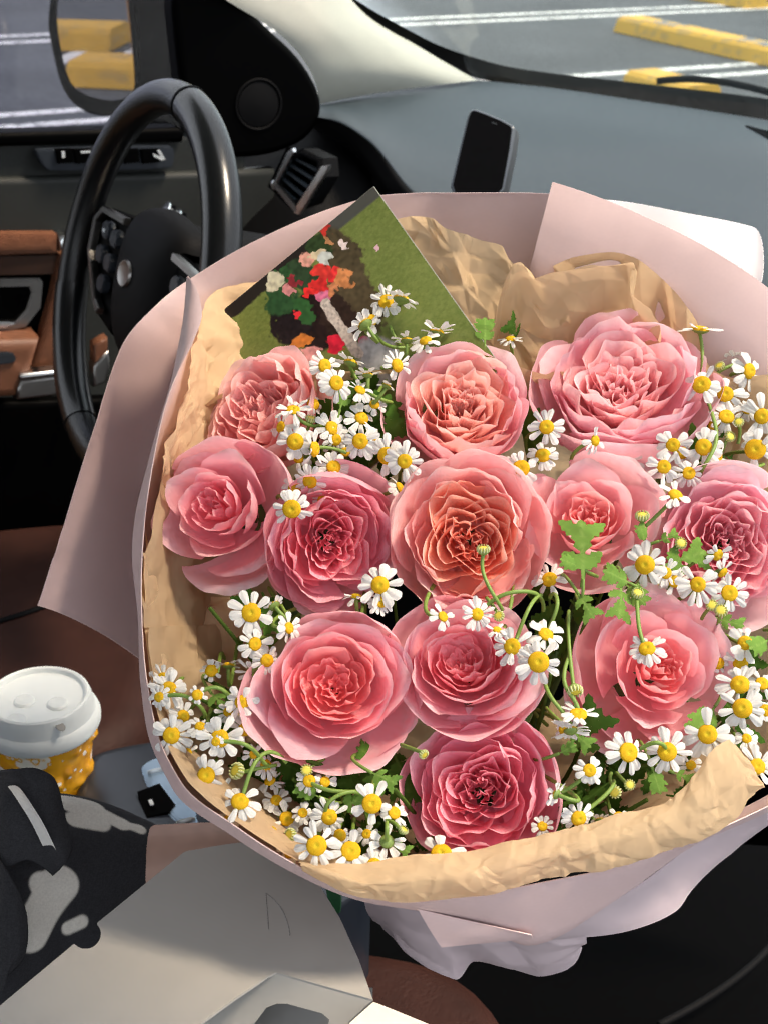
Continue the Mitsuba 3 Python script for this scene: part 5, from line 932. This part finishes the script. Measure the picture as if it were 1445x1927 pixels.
M_('sleeve_mat', mikit.proc(sleeve_fn), .85, spec=.1, sheen=.4)
fo = [[(-60, 1480, .80), (0, 1456, .797), (60, 1446, .795), (100, 1462, .797), (122, 1520, .80), (133, 1600, .803)], [(-60, 1540, .795), (0, 1520, .79), (45, 1515, .786), (78, 1535, .787), (100, 1575, .79), (120, 1625, .798)], [(-60, 1660, .80), (-20, 1650, .797), (20, 1630, .793), (52, 1618, .793), (80, 1630, .797), (100, 1648, .803)]]
fm = paper(crumple(loft(fo, 60, 40), .006, 22, 3, 2), .002)
lab(put('sleeve_fold', fm, 'soft_cloth_mat', person, smooth=True), 'black fold of the sleeve with a pale wedge')
fw = [[(18, 1478, .7905), (30, 1476, .7900), (42, 1482, .7896)], [(50, 1525, .783), (62, 1524, .7830), (76, 1532, .7835)], [(84, 1590, .788), (98, 1588, .7885), (110, 1600, .791)]]
put('sleeve_patch', sheet_mesh(FWD * -.004 + loft(fw, 20, 30)), 'pale_cloth_mat', person, smooth=True)
f2 = [[(-80, 1590, .79), (-20, 1600, .788), (14, 1640, .787), (36, 1700, .787), (42, 1760, .786), (36, 1800, .785)], [(-80, 1700, .785), (-40, 1720, .78), (0, 1750, .776), (18, 1780, .774), (24, 1810, .774), (14, 1840, .775)], [(-80, 1860, .78), (-50, 1870, .775), (-20, 1870, .772), (0, 1868, .771), (6, 1862, .771), (4, 1866, .771)]]
put('sleeve_fold', paper(crumple(loft(f2, 40, 30), .006, 22, 5, 2), .002), 'soft_cloth_mat', person, smooth=True)
lab(put('sleeve', sm, 'sleeve_mat', person, smooth=True), 'loose black and cream sleeve')

# ------------------------------------------------------------------ cardboard box
bx = thing('cardboard_box', 'open pale grey cardboard box with a round thumb notch, in the foreground', 'cardboard box')
p0, p1, p2 = at(345, 1605, .775), at(702, 1882, .655), at(0, 1893, .655); bn = nrm(np.cross(p1 - p0, p2 - p0)); bn = bn if bn @ FWD < 0 else -bn
arcp = [(161 + 29 * math.cos(a), 1757 + 29 * math.sin(a)) for a in np.radians(np.linspace(138, -42, 22))]
lid_out = [(-90, 1968), (0, 1893)] + arcp + [(345, 1605), (352, 1602), (420, 1590), (500, 1580), (545, 1592), (590, 1648), (640, 1728), (676, 1808), (702, 1882), (520, 1831), (505, 1838), (440, 1882), (372, 1932), (340, 1990), (-90, 2060)]
put('lid_panel', slab_px(lid_out, p0, bn, .0012, .0002), 'box_mat', bx)
for q in ([(501, 1682), (506, 1750)], [(501, 1682), (520, 1698), (537, 1724), (546, 1762)]):
    put('cut_slit', tube([on_plane(a, b, p0, bn) + bn * .0001 for a, b in q], .0003, 5, n=12), 'box_dark_mat', bx)
w0, w1 = on_plane(520, 1831, p0, bn), on_plane(702, 1882, p0, bn); w2 = at(380, 1990, .68); wn = nrm(np.cross(w1 - w0, w2 - w0)); wn = wn if wn @ FWD < 0 else -wn
put('side_panel', slab_px([(521, 1832), (701, 1883), (655, 1925), (620, 2010), (330, 2010), (372, 1934), (440, 1884)], w0 - bn * .0014, wn, .0012, .0002, holes=[[(470, 1990), (476, 1930), (500, 1898), (520, 1890), (540, 1890), (606, 1908), (620, 1920), (600, 1990)]]), 'box_inner_mat', bx)
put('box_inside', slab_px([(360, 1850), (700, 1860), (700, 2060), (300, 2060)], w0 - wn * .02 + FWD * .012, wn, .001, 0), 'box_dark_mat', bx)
put('end_flap', slab_px([(703, 1886), (724, 1894), (812, 1930), (800, 2000), (610, 2000), (660, 1924)], p1 - bn * .003, nrm(bn + .5 * RGT), .0012, .0002), 'box_cream_mat', bx)
# green ribbon end hanging below the rim of the bouquet
gr = thing('green_ribbon', 'short green ribbon end hanging in the dark gap under the bouquet', 'ribbon')
put('band', paper(loft([[(612, 1660, .80), (618, 1690, .795), (626, 1722, .80)], [(632, 1662, .79), (642, 1690, .785), (640, 1718, .79)]], 14, 6), .001), 'green_ribbon_mat', gr, smooth=30)
for k_ in list(scene):
    if scene[k_] is None: del scene[k_]
